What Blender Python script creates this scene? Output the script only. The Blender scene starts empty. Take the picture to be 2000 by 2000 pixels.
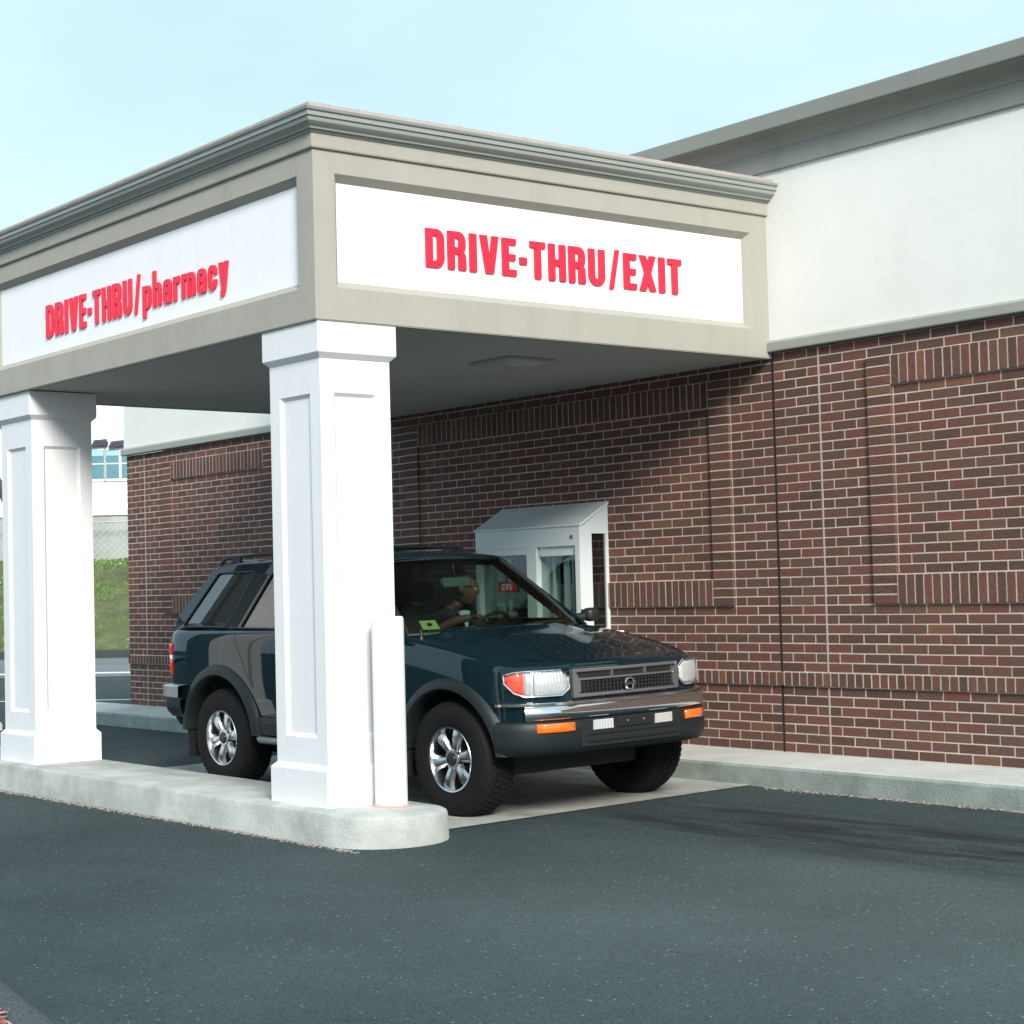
import bpy, bmesh, math, random
from mathutils import Vector, Matrix
from mathutils.geometry import tessellate_polygon
random.seed(7)
R = math.radians
SC = bpy.context.scene
COL = SC.collection

# ------------------------------------------------------------------ camera
cam_d = bpy.data.cameras.new('camera'); cam = bpy.data.objects.new('camera', cam_d); COL.objects.link(cam)
SC.camera = cam
CP = Vector((8.7196, -10.3872, 1.2894)); YAW, PIT, ROL = R(146.5004), R(2.4513), R(-1.1317)
fwd = Vector((math.cos(PIT)*math.cos(YAW), math.cos(PIT)*math.sin(YAW), math.sin(PIT)))
rt = Vector((math.sin(YAW), -math.cos(YAW), 0)); up = rt.cross(fwd)
r2 = math.cos(ROL)*rt + math.sin(ROL)*up; u2 = -math.sin(ROL)*rt + math.cos(ROL)*up
M = Matrix((r2, u2, -fwd)).transposed().to_4x4(); M.translation = CP
cam.matrix_world = M
cam_d.sensor_width = 36; cam_d.lens = 3514.676/2000*36
cam_d.shift_x = (1000-478.91)/2000; cam_d.shift_y = (1028.58-1000)/2000
cam_d.clip_end = 2000; cam_d.clip_start = .05

# ------------------------------------------------------------------ sky and sun
SUN_EL, SUN_A = R(31), R(27)      # sun_a: from +x towards -y
w = bpy.data.worlds.new('World'); SC.world = w; w.use_nodes = True
nt = w.node_tree; nt.nodes.clear()
o = nt.nodes.new('ShaderNodeOutputWorld'); bgn = nt.nodes.new('ShaderNodeBackground')
sky = nt.nodes.new('ShaderNodeTexSky'); sky.sky_type = 'NISHITA'; sky.sun_disc = False
sky.sun_elevation = SUN_EL; sky.sun_rotation = R(90)+SUN_A
sky.air_density = 1.0; sky.dust_density = 2.2; sky.ozone_density = 2.0; sky.altitude = 50
veil = nt.nodes.new('ShaderNodeMix'); veil.data_type = 'RGBA'
veil.inputs[0].default_value = .82
tc = nt.nodes.new('ShaderNodeTexCoord'); nz = nt.nodes.new('ShaderNodeTexNoise')
mp = nt.nodes.new('ShaderNodeMapping'); mp.inputs['Scale'].default_value = (1.0, 1.0, 3.0)
nt.links.new(tc.outputs['Generated'], mp.inputs[0]); nt.links.new(mp.outputs[0], nz.inputs['Vector'])
nz.inputs['Scale'].default_value = 2.2; nz.inputs['Detail'].default_value = 6; nz.inputs['Roughness'].default_value = .55
crm = nt.nodes.new('ShaderNodeValToRGB'); crm.color_ramp.elements[0].position = .3; crm.color_ramp.elements[1].position = .75
crm.color_ramp.elements[0].color = (4.9, 7.0, 8.4, 1); crm.color_ramp.elements[1].color = (6.7, 8.5, 9.5, 1)
nt.links.new(nz.outputs[0], crm.inputs[0])
nt.links.new(sky.outputs[0], veil.inputs[6]); nt.links.new(crm.outputs[0], veil.inputs[7])
nt.links.new(veil.outputs[2], bgn.inputs[0]); bgn.inputs[1].default_value = .10
nt.links.new(bgn.outputs[0], o.inputs[0])

sd = bpy.data.lights.new('sun', 'SUN'); sd.energy = 3.6; sd.angle = R(18.0); sd.color = (1.0, .95, .87)
so = bpy.data.objects.new('sun', sd); COL.objects.link(so)
sv = Vector((math.cos(SUN_EL)*math.cos(SUN_A), -math.cos(SUN_EL)*math.sin(SUN_A), math.sin(SUN_EL)))
so.rotation_euler = sv.to_track_quat('Z', 'Y').to_euler(); so.location = sv*30

SC.view_settings.view_transform = 'Standard'; SC.view_settings.look = 'None'
SC.view_settings.gamma = 1; SC.view_settings.use_curve_mapping = False
SC.view_settings.exposure = .5
SC.render.engine = 'CYCLES'

# ------------------------------------------------------------------ helpers
def tag(ob, label=None, cat=None, group=None, kind=None):
    if label: ob['label'] = label
    if cat: ob['category'] = cat
    if group: ob['group'] = group
    if kind: ob['kind'] = kind
    return ob

def empty(name, loc=(0, 0, 0), label=None, cat=None, group=None, parent=None):
    e = bpy.data.objects.new(name, None); COL.objects.link(e); e.location = loc; e.empty_display_size = .2
    if parent: e.parent = parent
    return tag(e, label, cat, group)

class MB:
    def __init__(s): s.v = []; s.f = []; s.m = []; s.mi = 0
    def vert(s, p): s.v.append(tuple(p)); return len(s.v)-1
    def face(s, ids): s.f.append(tuple(ids)); s.m.append(s.mi)
    def box(s, x0, x1, y0, y1, z0, z1):
        b = len(s.v)
        for z in (z0, z1):
            for x, y in ((x0, y0), (x1, y0), (x1, y1), (x0, y1)): s.v.append((x, y, z))
        for q in ((3, 2, 1, 0), (4, 5, 6, 7), (0, 1, 5, 4), (1, 2, 6, 5), (2, 3, 7, 6), (3, 0, 4, 7)): s.face([b+i for i in q])
        return s
    def grid(s, fn, nu, nv, cu=False, cv=False, flip=False):
        b = len(s.v); mu = nu if cu else nu+1; mv = nv if cv else nv+1
        for i in range(mu):
            for j in range(mv): s.v.append(tuple(fn(i/nu, j/nv)))
        for i in range(nu):
            for j in range(nv):
                a, c = i, (i+1) % mu; d, e = j, (j+1) % mv
                q = [b+a*mv+d, b+c*mv+d, b+c*mv+e, b+a*mv+e]
                s.face(q[::-1] if flip else q)
        return s
    def prism(s, poly, fn, d0, d1, holes=()):
        loops = [list(poly)]+[list(h) for h in holes]
        tri = tessellate_polygon([[Vector((a, b, 0)) for a, b in l] for l in loops])
        flat = [q for l in loops for q in l]; n = len(flat); b = len(s.v)
        for d in (d0, d1):
            for a, c in flat: s.v.append(tuple(fn(a, c, d)))
        for t in tri:
            s.face([b+i for i in t]); s.face([b+n+i for i in reversed(t)])
        k = 0
        for l in loops:
            for i in range(len(l)):
                j = (i+1) % len(l); s.face([b+k+i, b+k+j, b+n+k+j, b+n+k+i])
            k += len(l)
        return s
    def tube(s, pts, r, n=8, closed=False):
        pts = [Vector(p) for p in pts]; N = len(pts); b = len(s.v); prev = None
        rr = r if hasattr(r, '__len__') else [r]*N
        for i, p in enumerate(pts):
            if closed: t = (pts[(i+1) % N]-pts[i-1])
            else: t = pts[min(i+1, N-1)]-pts[max(i-1, 0)]
            t = t.normalized()
            if prev is None:
                a = Vector((0, 0, 1)) if abs(t.z) < .9 else Vector((1, 0, 0)); nn = a.cross(t).normalized()
            else: nn = (prev-t*prev.dot(t)).normalized()
            prev = nn; bb = t.cross(nn)
            for k in range(n):
                th = 2*math.pi*k/n; s.v.append(tuple(p+(nn*math.cos(th)+bb*math.sin(th))*rr[i]))
        for i in range(N if closed else N-1):
            j = (i+1) % N
            for k in range(n):
                l = (k+1) % n; s.face([b+i*n+k, b+i*n+l, b+j*n+l, b+j*n+k])
        if not closed:
            s.face([b+k for k in range(n)][::-1]); s.face([b+(N-1)*n+k for k in range(n)])
        return s
    def lathe(s, prof, n=48, fn=lambda x, y, z: (x, y, z), closed=False):
        # prof: (radius, height) about local z
        b = len(s.v); P = len(prof)
        for i in range(n):
            a = 2*math.pi*i/n
            for r, h in prof: s.v.append(tuple(fn(r*math.cos(a), r*math.sin(a), h)))
        for i in range(n):
            j = (i+1) % n
            for k in range(P if closed else P-1):
                l = (k+1) % P; s.face([b+i*P+k, b+j*P+k, b+j*P+l, b+i*P+l])
        return s
    def mesh(s, name):
        me = bpy.data.meshes.new(name); me.from_pydata(s.v, [], s.f); return me
    def build(s, name, mats, parent=None, smooth=False, bevel=0, sharp=35, solid=0, sub=0, fix=True):
        me = s.mesh(name)
        if not isinstance(mats, (list, tuple)): mats = [mats]
        for m in mats: me.materials.append(m)
        if len(mats) > 1: me.polygons.foreach_set('material_index', s.m)
        if fix:
            bm = bmesh.new(); bm.from_mesh(me)
            bmesh.ops.recalc_face_normals(bm, faces=bm.faces); bm.to_mesh(me); bm.free()
        if smooth:
            me.shade_smooth(); me.set_sharp_from_angle(angle=R(sharp))
        ob = bpy.data.objects.new(name, me); COL.objects.link(ob)
        if parent: ob.parent = parent
        if solid:
            m = ob.modifiers.new('solid', 'SOLIDIFY'); m.thickness = abs(solid); m.offset = -1 if solid > 0 else 1
        if bevel:
            m = ob.modifiers.new('bevel', 'BEVEL'); m.width = bevel; m.segments = 2; m.limit_method = 'ANGLE'; m.angle_limit = R(40)
            m.harden_normals = False
        if sub:
            m = ob.modifiers.new('sub', 'SUBSURF'); m.levels = sub; m.render_levels = sub
        return ob

def boxob(name, m, b, parent=None, bevel=0): return MB().box(*b).build(name, m, parent, bevel=bevel)

# ------------------------------------------------------------------ materials
def newmat(name):
    m = bpy.data.materials.new(name); m.use_nodes = True; n = m.node_tree; n.nodes.clear()
    out = n.nodes.new('ShaderNodeOutputMaterial'); return m, n, out
def N(n, t, **kw):
    x = n.nodes.new(t)
    for k, v in kw.items():
        if k in x.inputs: x.inputs[k].default_value = v
        else: setattr(x, k, v)
    return x
def plain(name, col, rough=.6, metal=0, spec=.5, coat=0, coat_rough=.05, var=0, vscale=3, bump=0, bscale=120, emis=None, dark=None, grime=0):
    m, n, out = newmat(name); p = N(n, 'ShaderNodeBsdfPrincipled')
    p.inputs['Base Color'].default_value = (*col, 1); p.inputs['Roughness'].default_value = rough
    p.inputs['Metallic'].default_value = metal; p.inputs['Specular IOR Level'].default_value = spec
    p.inputs['Coat Weight'].default_value = coat; p.inputs['Coat Roughness'].default_value = coat_rough
    n.links.new(p.outputs[0], out.inputs[0])
    if var or bump:
        tc = N(n, 'ShaderNodeTexCoord')
    if var:
        nz = N(n, 'ShaderNodeTexNoise', Scale=vscale, Detail=8.0, Roughness=.62)
        n.links.new(tc.outputs['Object'], nz.inputs['Vector'])
        cr = N(n, 'ShaderNodeValToRGB'); cr.color_ramp.elements[0].position = .28; cr.color_ramp.elements[1].position = .72
        d = dark or tuple(c*(1-var) for c in col)
        cr.color_ramp.elements[0].color = (*d, 1); cr.color_ramp.elements[1].color = (*[min(1, c*(1+var*.35)) for c in col], 1)
        n.links.new(nz.outputs[0], cr.inputs[0]); n.links.new(cr.outputs[0], p.inputs['Base Color'])
    if bump:
        n2 = N(n, 'ShaderNodeTexNoise', Scale=bscale, Detail=4.0)
        n.links.new(tc.outputs['Object'], n2.inputs['Vector'])
        b = N(n, 'ShaderNodeBump', Strength=bump, Distance=.01); n.links.new(n2.outputs[0], b.inputs['Height'])
        n.links.new(b.outputs[0], p.inputs['Normal'])
    return m

def streak(m, amt=.10, sc=(14, 14, .7), lo=.52, hi=.80, tint=(.55, .53, .48)):
    n = m.node_tree; p = [x for x in n.nodes if x.type == 'BSDF_PRINCIPLED'][0]
    geo = N(n, 'ShaderNodeNewGeometry'); mp = N(n, 'ShaderNodeMapping'); mp.inputs['Scale'].default_value = sc; n.links.new(geo.outputs['Position'], mp.inputs[0])
    nz = N(n, 'ShaderNodeTexNoise', Scale=1.0, Detail=7.0, Roughness=.68); n.links.new(mp.outputs[0], nz.inputs['Vector'])
    r = N(n, 'ShaderNodeMapRange'); r.inputs[1].default_value = lo; r.inputs[2].default_value = hi; r.inputs[3].default_value = 0; r.inputs[4].default_value = amt; n.links.new(nz.outputs[0], r.inputs[0])
    mx = N(n, 'ShaderNodeMix', data_type='RGBA', blend_type='MIX'); n.links.new(r.outputs[0], mx.inputs[0]); mx.inputs[7].default_value = (*tint, 1)
    l = p.inputs['Base Color'].links
    if l: n.links.new(l[0].from_socket, mx.inputs[6])
    else: mx.inputs[6].default_value = p.inputs['Base Color'].default_value
    n.links.new(mx.outputs[2], p.inputs['Base Color']); return m

def brick_mat(name, island):
    m, n, out = newmat(name); p = N(n, 'ShaderNodeBsdfPrincipled', Roughness=.82)
    p.inputs['Specular IOR Level'].default_value = .35
    if island: g = N(n, 'ShaderNodeNewGeometry'); rnd = g.outputs['Random Per Island']
    else: g = N(n, 'ShaderNodeObjectInfo'); rnd = g.outputs['Random']
    cr = N(n, 'ShaderNodeValToRGB'); e = cr.color_ramp.elements
    stops = [(0, (.098, .052, .041)), (.2, (.080, .048, .038)), (.36, (.114, .058, .045)), (.55, (.130, .056, .045)), (.7, (.096, .059, .048)), (.84, (.145, .060, .052)), (.96, (.115, .066, .048)), (1, (.16, .078, .050))]
    e[0].position = 0; e[0].color = (*stops[0][1], 1); e[1].position = 1; e[1].color = (*stops[-1][1], 1)
    for q, c in stops[1:-1]:
        x = e.new(q); x.color = (*c, 1)
    n.links.new(rnd, cr.inputs[0])
    tc = N(n, 'ShaderNodeTexCoord'); geo = N(n, 'ShaderNodeNewGeometry')
    mp = N(n, 'ShaderNodeMapping'); mp.inputs['Scale'].default_value = (30, 30, 90)
    n.links.new(geo.outputs['Position'], mp.inputs[0])
    nz = N(n, 'ShaderNodeTexNoise', Scale=1.0, Detail=6.0, Roughness=.7); n.links.new(mp.outputs[0], nz.inputs['Vector'])
    r2_ = N(n, 'ShaderNodeValToRGB'); r2_.color_ramp.elements[0].position = .3; r2_.color_ramp.elements[1].position = .75
    r2_.color_ramp.elements[0].color = (.74, .70, .68, 1); r2_.color_ramp.elements[1].color = (1.5, 1.40, 1.34, 1)
    n.links.new(nz.outputs[0], r2_.inputs[0])
    mx = N(n, 'ShaderNodeMix', data_type='RGBA', blend_type='MULTIPLY'); mx.inputs[0].default_value = 1
    n.links.new(cr.outputs[0], mx.inputs[6]); n.links.new(r2_.outputs[0], mx.inputs[7])
    n.links.new(mx.outputs[2], p.inputs['Base Color'])
    b = N(n, 'ShaderNodeBump', Strength=.35, Distance=.004); n.links.new(nz.outputs[0], b.inputs['Height']); n.links.new(b.outputs[0], p.inputs['Normal'])
    n.links.new(p.outputs[0], out.inputs[0]); return m

def glass_mat(name, tint, refl=1.0, ior=1.52):
    m, n, out = newmat(name)
    tr = N(n, 'ShaderNodeBsdfTransparent'); tr.inputs[0].default_value = (*tint, 1)
    gl = N(n, 'ShaderNodeBsdfGlossy', Roughness=.01); gl.inputs[0].default_value = (refl, refl, refl, 1)
    fr = N(n, 'ShaderNodeFresnel', IOR=1.52); mx = N(n, 'ShaderNodeMixShader')
    ge = N(n, 'ShaderNodeNewGeometry'); io = N(n, 'ShaderNodeMapRange'); io.inputs[3].default_value = ior; io.inputs[4].default_value = 1/ior
    n.links.new(ge.outputs['Backfacing'], io.inputs[0]); n.links.new(io.outputs[0], fr.inputs['IOR'])
    n.links.new(fr.outputs[0], mx.inputs[0]); n.links.new(tr.outputs[0], mx.inputs[1]); n.links.new(gl.outputs[0], mx.inputs[2])
    n.links.new(mx.outputs[0], out.inputs[0]); return m

def asphalt_mat(name, lo, hi, speck=(.20, .22, .22), tracks=False):
    m, n, out = newmat(name); p = N(n, 'ShaderNodeBsdfPrincipled', Roughness=.85); p.inputs['Specular IOR Level'].default_value = .22
    geo = N(n, 'ShaderNodeNewGeometry'); pos = geo.outputs['Position']
    a = N(n, 'ShaderNodeTexNoise', Scale=.42, Detail=8.0, Roughness=.66); n.links.new(pos, a.inputs['Vector'])
    c = N(n, 'ShaderNodeValToRGB'); c.color_ramp.elements[0].position = .32; c.color_ramp.elements[1].position = .70
    c.color_ramp.elements[0].color = (*lo, 1); c.color_ramp.elements[1].color = (*hi, 1); n.links.new(a.outputs[0], c.inputs[0])
    fine = N(n, 'ShaderNodeTexNoise', Scale=95.0, Detail=3.0, Roughness=.7); n.links.new(pos, fine.inputs['Vector'])
    fr = N(n, 'ShaderNodeValToRGB'); fr.color_ramp.elements[0].position = .3; fr.color_ramp.elements[1].position = .72
    fr.color_ramp.elements[0].color = (.62, .62, .62, 1); fr.color_ramp.elements[1].color = (1.32, 1.32, 1.32, 1); n.links.new(fine.outputs[0], fr.inputs[0])
    m1 = N(n, 'ShaderNodeMix', data_type='RGBA', blend_type='MULTIPLY'); m1.inputs[0].default_value = 1
    n.links.new(c.outputs[0], m1.inputs[6]); n.links.new(fr.outputs[0], m1.inputs[7]); col = m1.outputs[2]
    st_ = N(n, 'ShaderNodeTexVoronoi', Scale=105.0); n.links.new(pos, st_.inputs['Vector'])
    ss_ = N(n, 'ShaderNodeSeparateColor'); n.links.new(st_.outputs['Color'], ss_.inputs[0])
    sr_ = N(n, 'ShaderNodeMapRange'); sr_.inputs[3].default_value = .72; sr_.inputs[4].default_value = 1.28; n.links.new(ss_.outputs[1], sr_.inputs[0])
    ms_ = N(n, 'ShaderNodeMix', data_type='RGBA', blend_type='MULTIPLY'); ms_.inputs[0].default_value = 1; n.links.new(col, ms_.inputs[6]); n.links.new(sr_.outputs[0], ms_.inputs[7]); col = ms_.outputs[2]
    vo = N(n, 'ShaderNodeTexVoronoi', Scale=75.0); n.links.new(pos, vo.inputs['Vector'])
    sep = N(n, 'ShaderNodeSeparateColor'); n.links.new(vo.outputs['Color'], sep.inputs[0])
    g1 = N(n, 'ShaderNodeMath', operation='GREATER_THAN'); g1.inputs[1].default_value = .986; n.links.new(sep.outputs[0], g1.inputs[0])
    l1 = N(n, 'ShaderNodeMath', operation='LESS_THAN'); l1.inputs[1].default_value = .42; n.links.new(vo.outputs['Distance'], l1.inputs[0])
    mm = N(n, 'ShaderNodeMath', operation='MULTIPLY'); n.links.new(g1.outputs[0], mm.inputs[0]); n.links.new(l1.outputs[0], mm.inputs[1])
    m2 = N(n, 'ShaderNodeMix', data_type='RGBA'); n.links.new(mm.outputs[0], m2.inputs[0]); n.links.new(col, m2.inputs[6]); m2.inputs[7].default_value = (*speck, 1); col = m2.outputs[2]
    if tracks:   # rubber and oil streaks where cars leave the lane, paler worn asphalt beside them
        sx = N(n, 'ShaderNodeSeparateXYZ'); n.links.new(pos, sx.inputs[0])
        def band(sock, a0, a1, b0, b1):
            r0 = N(n, 'ShaderNodeMapRange', interpolation_type='SMOOTHSTEP'); r0.inputs[1].default_value = a0; r0.inputs[2].default_value = a1; n.links.new(sock, r0.inputs[0])
            r1 = N(n, 'ShaderNodeMapRange', interpolation_type='SMOOTHSTEP'); r1.inputs[1].default_value = b0; r1.inputs[2].default_value = b1; r1.inputs[3].default_value = 1; r1.inputs[4].default_value = 0; n.links.new(sock, r1.inputs[0])
            q = N(n, 'ShaderNodeMath', operation='MULTIPLY'); n.links.new(r0.outputs[0], q.inputs[0]); n.links.new(r1.outputs[0], q.inputs[1]); return q.outputs[0]
        mp = N(n, 'ShaderNodeMapping'); mp.inputs['Scale'].default_value = (.8, 4.2, 1); mp.inputs['Rotation'].default_value = (0, 0, R(4)); n.links.new(pos, mp.inputs[0])
        st = N(n, 'ShaderNodeTexNoise', Scale=1.3, Detail=6.0, Roughness=.65); n.links.new(mp.outputs[0], st.inputs['Vector'])
        sr = N(n, 'ShaderNodeMapRange'); sr.inputs[1].default_value = .40; sr.inputs[2].default_value = .62; n.links.new(st.outputs[0], sr.inputs[0])
        bx, by = band(sx.outputs[0], .1, .9, 3.6, 6.5), band(sx.outputs[1], -2.9, -2.3, -1.75, -1.05)
        q = N(n, 'ShaderNodeMath', operation='MULTIPLY'); n.links.new(bx, q.inputs[0]); n.links.new(by, q.inputs[1])
        q2 = N(n, 'ShaderNodeMath', operation='MULTIPLY'); n.links.new(q.outputs[0], q2.inputs[0]); n.links.new(sr.outputs[0], q2.inputs[1])
        m3 = N(n, 'ShaderNodeMix', data_type='RGBA'); n.links.new(q2.outputs[0], m3.inputs[0]); n.links.new(col, m3.inputs[6]); m3.inputs[7].default_value = (.016, .018, .019, 1); col = m3.outputs[2]
        by2 = band(sx.outputs[1], -6.6, -4.2, -3.0, -2.3); bx2 = band(sx.outputs[0], .6, 3.2, 8, 10)
        q3 = N(n, 'ShaderNodeMath', operation='MULTIPLY'); n.links.new(by2, q3.inputs[0]); n.links.new(bx2, q3.inputs[1])
        q4 = N(n, 'ShaderNodeMath', operation='MULTIPLY'); q4.inputs[1].default_value = .9; n.links.new(q3.outputs[0], q4.inputs[0])
        m4 = N(n, 'ShaderNodeMix', data_type='RGBA', blend_type='ADD'); n.links.new(q4.outputs[0], m4.inputs[0]); n.links.new(col, m4.inputs[6]); m4.inputs[7].default_value = (.026, .029, .028, 1); col = m4.outputs[2]
    n.links.new(col, p.inputs['Base Color'])
    b = N(n, 'ShaderNodeBump', Strength=.55, Distance=.006); n.links.new(fine.outputs[0], b.inputs['Height']); n.links.new(b.outputs[0], p.inputs['Normal'])
    n.links.new(p.outputs[0], out.inputs[0]); return m

BRICK_O, BRICK_I = brick_mat('brick_single', False), brick_mat('brick_field', True)
MORTAR = plain('mortar', (.55, .47, .41), .9, var=.25, vscale=6, bump=.3)
EIFS = plain('white_stucco', (.74, .75, .71), .9, var=.05, vscale=1.5, bump=.25, bscale=220)
TRIM = plain('tan_stucco', (.36, .345, .30), .9, var=.06, vscale=2, bump=.25, bscale=200)
TRIM_G = plain('grey_green_metal', (.29, .305, .27), .45, var=.05, vscale=2)
CORN = plain('cornice_paint', (.225, .232, .205), .5, var=.08, vscale=2)
PANEL = plain('white_sign_panel', (.82, .82, .84), .85, var=.03, bump=.12, bscale=200)
GUTTER = plain('painted_gutter', (.30, .32, .29), .32, var=.05, vscale=2)
WHITE = plain('white_paint', (.71, .715, .725), .5, var=.03, vscale=2)
WHITE2 = plain('bollard_white', (.76, .77, .80), .45, var=.03, vscale=4)
SOFFIT = plain('soffit_paint', (.40, .425, .42), .8, var=.05, vscale=1)
RED = plain('red_letter_face', (.80, .014, .045), .45)
CONC = plain('concrete', (.54, .55, .52), .9, var=.22, vscale=2.2, bump=.4, bscale=90)
CONC_K = plain('kerb_concrete', (.44, .455, .43), .9, var=.35, vscale=3.5, bump=.5, bscale=70)
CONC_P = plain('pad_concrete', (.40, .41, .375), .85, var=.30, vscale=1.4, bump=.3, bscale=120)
ASPH = asphalt_mat('asphalt', (.026, .039, .041), (.050, .070, .071), tracks=True)
ASPH_L = asphalt_mat('sunlit_asphalt', (.13, .145, .155), (.19, .20, .21))
BERM = asphalt_mat('berm_asphalt', (.055, .068, .074), (.08, .098, .105))
BLACK = plain('black_plastic', (.012, .013, .014), .5)
SEAL = plain('dark_sealant', (.012, .012, .011), .7)
RUBBER = plain('tyre_rubber', (.007, .007, .008), .8, spec=.25, bump=.2, bscale=60)
CHROME = plain('chrome', (.75, .76, .77), .07, metal=1)
ALLOY = plain('polished_alloy', (.58, .59, .60), .24, metal=1)
ALLOY_D = plain('rim_shadow_metal', (.06, .065, .07), .4, metal=.6)
PAINT = plain('teal_car_paint', (.0020, .0125, .0185), .4, metal=.0, spec=.0, coat=1, coat_rough=.03)
GREYP = plain('grey_cladding', (.008, .013, .0145), .5, spec=.35)
GLASS = glass_mat('windscreen_glass', (.44, .55, .49)); GLASS_M = glass_mat('rear_door_glass', (.52, .57, .55), 1.0, 1.8); GLASS_S = glass_mat('door_glass', (.86, .92, .89))
GLASS_D = glass_mat('privacy_glass', (.40, .45, .45), 1.0, 2.1)
GLASS_B = glass_mat('building_glass', (.80, .86, .84))
LENS_O = plain('amber_lens', (.95, .16, .01), .12, coat=1)
LENS_R = plain('red_lens', (.55, .01, .012), .12, coat=1)
LENS_T = plain('salmon_lens', (.85, .09, .05), .15, coat=1)
LAMP = plain('headlamp_reflector', (.86, .88, .88), .18, metal=.55, coat=1)
def flute(m, sc=60):
    n = m.node_tree; p = [x for x in n.nodes if x.type == 'BSDF_PRINCIPLED'][0]; tc = N(n, 'ShaderNodeTexCoord'); wv = N(n, 'ShaderNodeTexWave', Scale=sc, Distortion=.6); wv.bands_direction = 'Y'
    n.links.new(tc.outputs['Object'], wv.inputs['Vector']); b = N(n, 'ShaderNodeBump', Strength=.35, Distance=.004); n.links.new(wv.outputs[0], b.inputs['Height']); n.links.new(b.outputs[0], p.inputs['Normal'])
flute(LAMP, 14)
SATIN = plain('satin_silver', (.34, .35, .36), .25, metal=.8)
DARK_IN = plain('interior_dark', (.018, .020, .021), .8)
SEATM = plain('beige_upholstery', (.26, .25, .21), .9, var=.1); SEATD = plain('shaded_upholstery', (.035, .035, .032), .9, var=.1)  # front seats get the beige darkened: cabin shade put into the colour

streak(WHITE, .35); streak(WHITE2, .35); streak(EIFS, .22, (3, 3, .5)); streak(TRIM, .30, (5, 5, .6), tint=(.22, .21, .18)); streak(PANEL, .2, (6, 6, .6)); streak(TRIM_G, .4, (4, 4, 2), tint=(.18, .19, .17)); streak(CONC_K, .5, (3, 3, 9), tint=(.24, .25, .22)); streak(CORN, .35, (4, 4, 2), tint=(.12, .13, .12)); streak(CONC, .4, (4, 9, 9), tint=(.30, .31, .28)); streak(CONC_P, .8, (1.6, 2.6, 1), .44, .70, tint=(.13, .13, .12))  # pad stains deepened so their colour also carries shade from under the car
# ------------------------------------------------------------------ ground
def gz(y): return -.02+.027*max(-14, min(0, y))
b = MB()
xs = [-260, -60, -30, -14, -6, -2, 2, 6, 14, 60, 260]; ys = [-260, -60, -14, -10, -6, -4, -2, 0, 14, 60, 260]
b.grid(lambda i, j: (xs[round(i*10)], ys[round(j*10)], gz(ys[round(j*10)])), 10, 10)
tag(b.build('asphalt_ground', ASPH), kind='structure')

# far road strip (paler, sunlight painted in), white line, beyond the building corner
def sheet(name, pts, z, m, kind='structure'):
    b = MB(); b.face([b.vert((x, y, z)) for x, y in pts]); return tag(b.build(name, m), kind=kind)
d1 = Vector((-.55, .835, 0)); d1 = Vector((.62, .785, 0))  # direction of the back road (across the view)
def road_pt(base, s): return (base[0]+d1.x*s, base[1]+d1.y*s)
sheet('back_road', [road_pt((-20.6, 6.0), -40), road_pt((-20.6, 6.0), 40), road_pt((-31.0, 12.2), 40), road_pt((-31.0, 12.2), -40)], -.012, ASPH_L)
sheet('road_line', [road_pt((-21.9, 6.75), -40), road_pt((-21.9, 6.75), 40), road_pt((-22.5, 7.1), 40), road_pt((-22.5, 7.1), -40)], -.008, plain('road_paint', (.7, .7, .7), .8))
sheet('lot_line', [road_pt((-13.2, 2.0), -40), road_pt((-13.2, 2.0), 5), road_pt((-13.34, 2.08), 5), road_pt((-13.34, 2.08), -40)], -.014, plain('lot_paint', (.6, .62, .62), .8))

# sidewalk along the wall, with its kerb
prof = [(0.02, .15), (-.04, .148), (-.56, .113), (-.585, .108), (-.60, .09), (-.605, -.20), (0.02, -.20)]
b = MB(); X0, X1 = -10.6, 9.0
b.grid(lambda i, j: (X0+(X1-X0)*i, *prof[round(j*7) % 7]), 40, 7, cv=True)
n_ = len(b.v)
b.face(list(range(0, 7))); b.face(list(range(n_-7, n_)))
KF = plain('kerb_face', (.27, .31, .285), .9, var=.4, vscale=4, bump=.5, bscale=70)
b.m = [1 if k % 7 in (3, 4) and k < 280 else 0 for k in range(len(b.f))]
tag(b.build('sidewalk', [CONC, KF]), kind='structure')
# concrete pad under the car
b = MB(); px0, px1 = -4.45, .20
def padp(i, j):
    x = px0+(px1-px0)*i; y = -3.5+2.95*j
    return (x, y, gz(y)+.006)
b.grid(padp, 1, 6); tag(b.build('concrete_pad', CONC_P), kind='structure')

# island
out_ = [(-9.0, -4.16), (-2, -4.18)]
for k in range(0, 17):
    a = -math.pi/2+k*math.pi/16; out_.append((.19+.385*math.cos(a), -3.805+.39*math.sin(a)))
out_.pop()
out_ += [(-2, -3.405), (-9.0, -3.405)]
IZ = lambda x: .060-.004*x
def inset(poly, d):
    n = len(poly); r = []
    for i in range(n):
        p0, p1, p2 = [Vector(poly[k % n]) for k in (i-1, i, i+1)]
        n1 = Vector((-(p1-p0).y, (p1-p0).x)).normalized(); n2 = Vector((-(p2-p1).y, (p2-p1).x)).normalized()
        m = (n1+n2); m = m/max(.3, m.dot(n1)); r.append(tuple(p1+m*d))
    return r
b = MB(); rings = []
for d, dz in ((-.012, None), (0, -.03), (.008, -.010), (.028, 0)):
    pl = inset(out_, d); ids = []
    for x, y in pl: ids.append(b.vert((x, y, (-.35 if dz is None else IZ(x)+dz))))
    rings.append(ids)
for a, c in zip(rings, rings[1:]):
    for i in range(len(a)): j = (i+1) % len(a); b.face([a[i], a[j], c[j], c[i]])
tri = tessellate_polygon([[Vector((b.v[i][0], b.v[i][1], 0)) for i in rings[-1]]])
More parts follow.
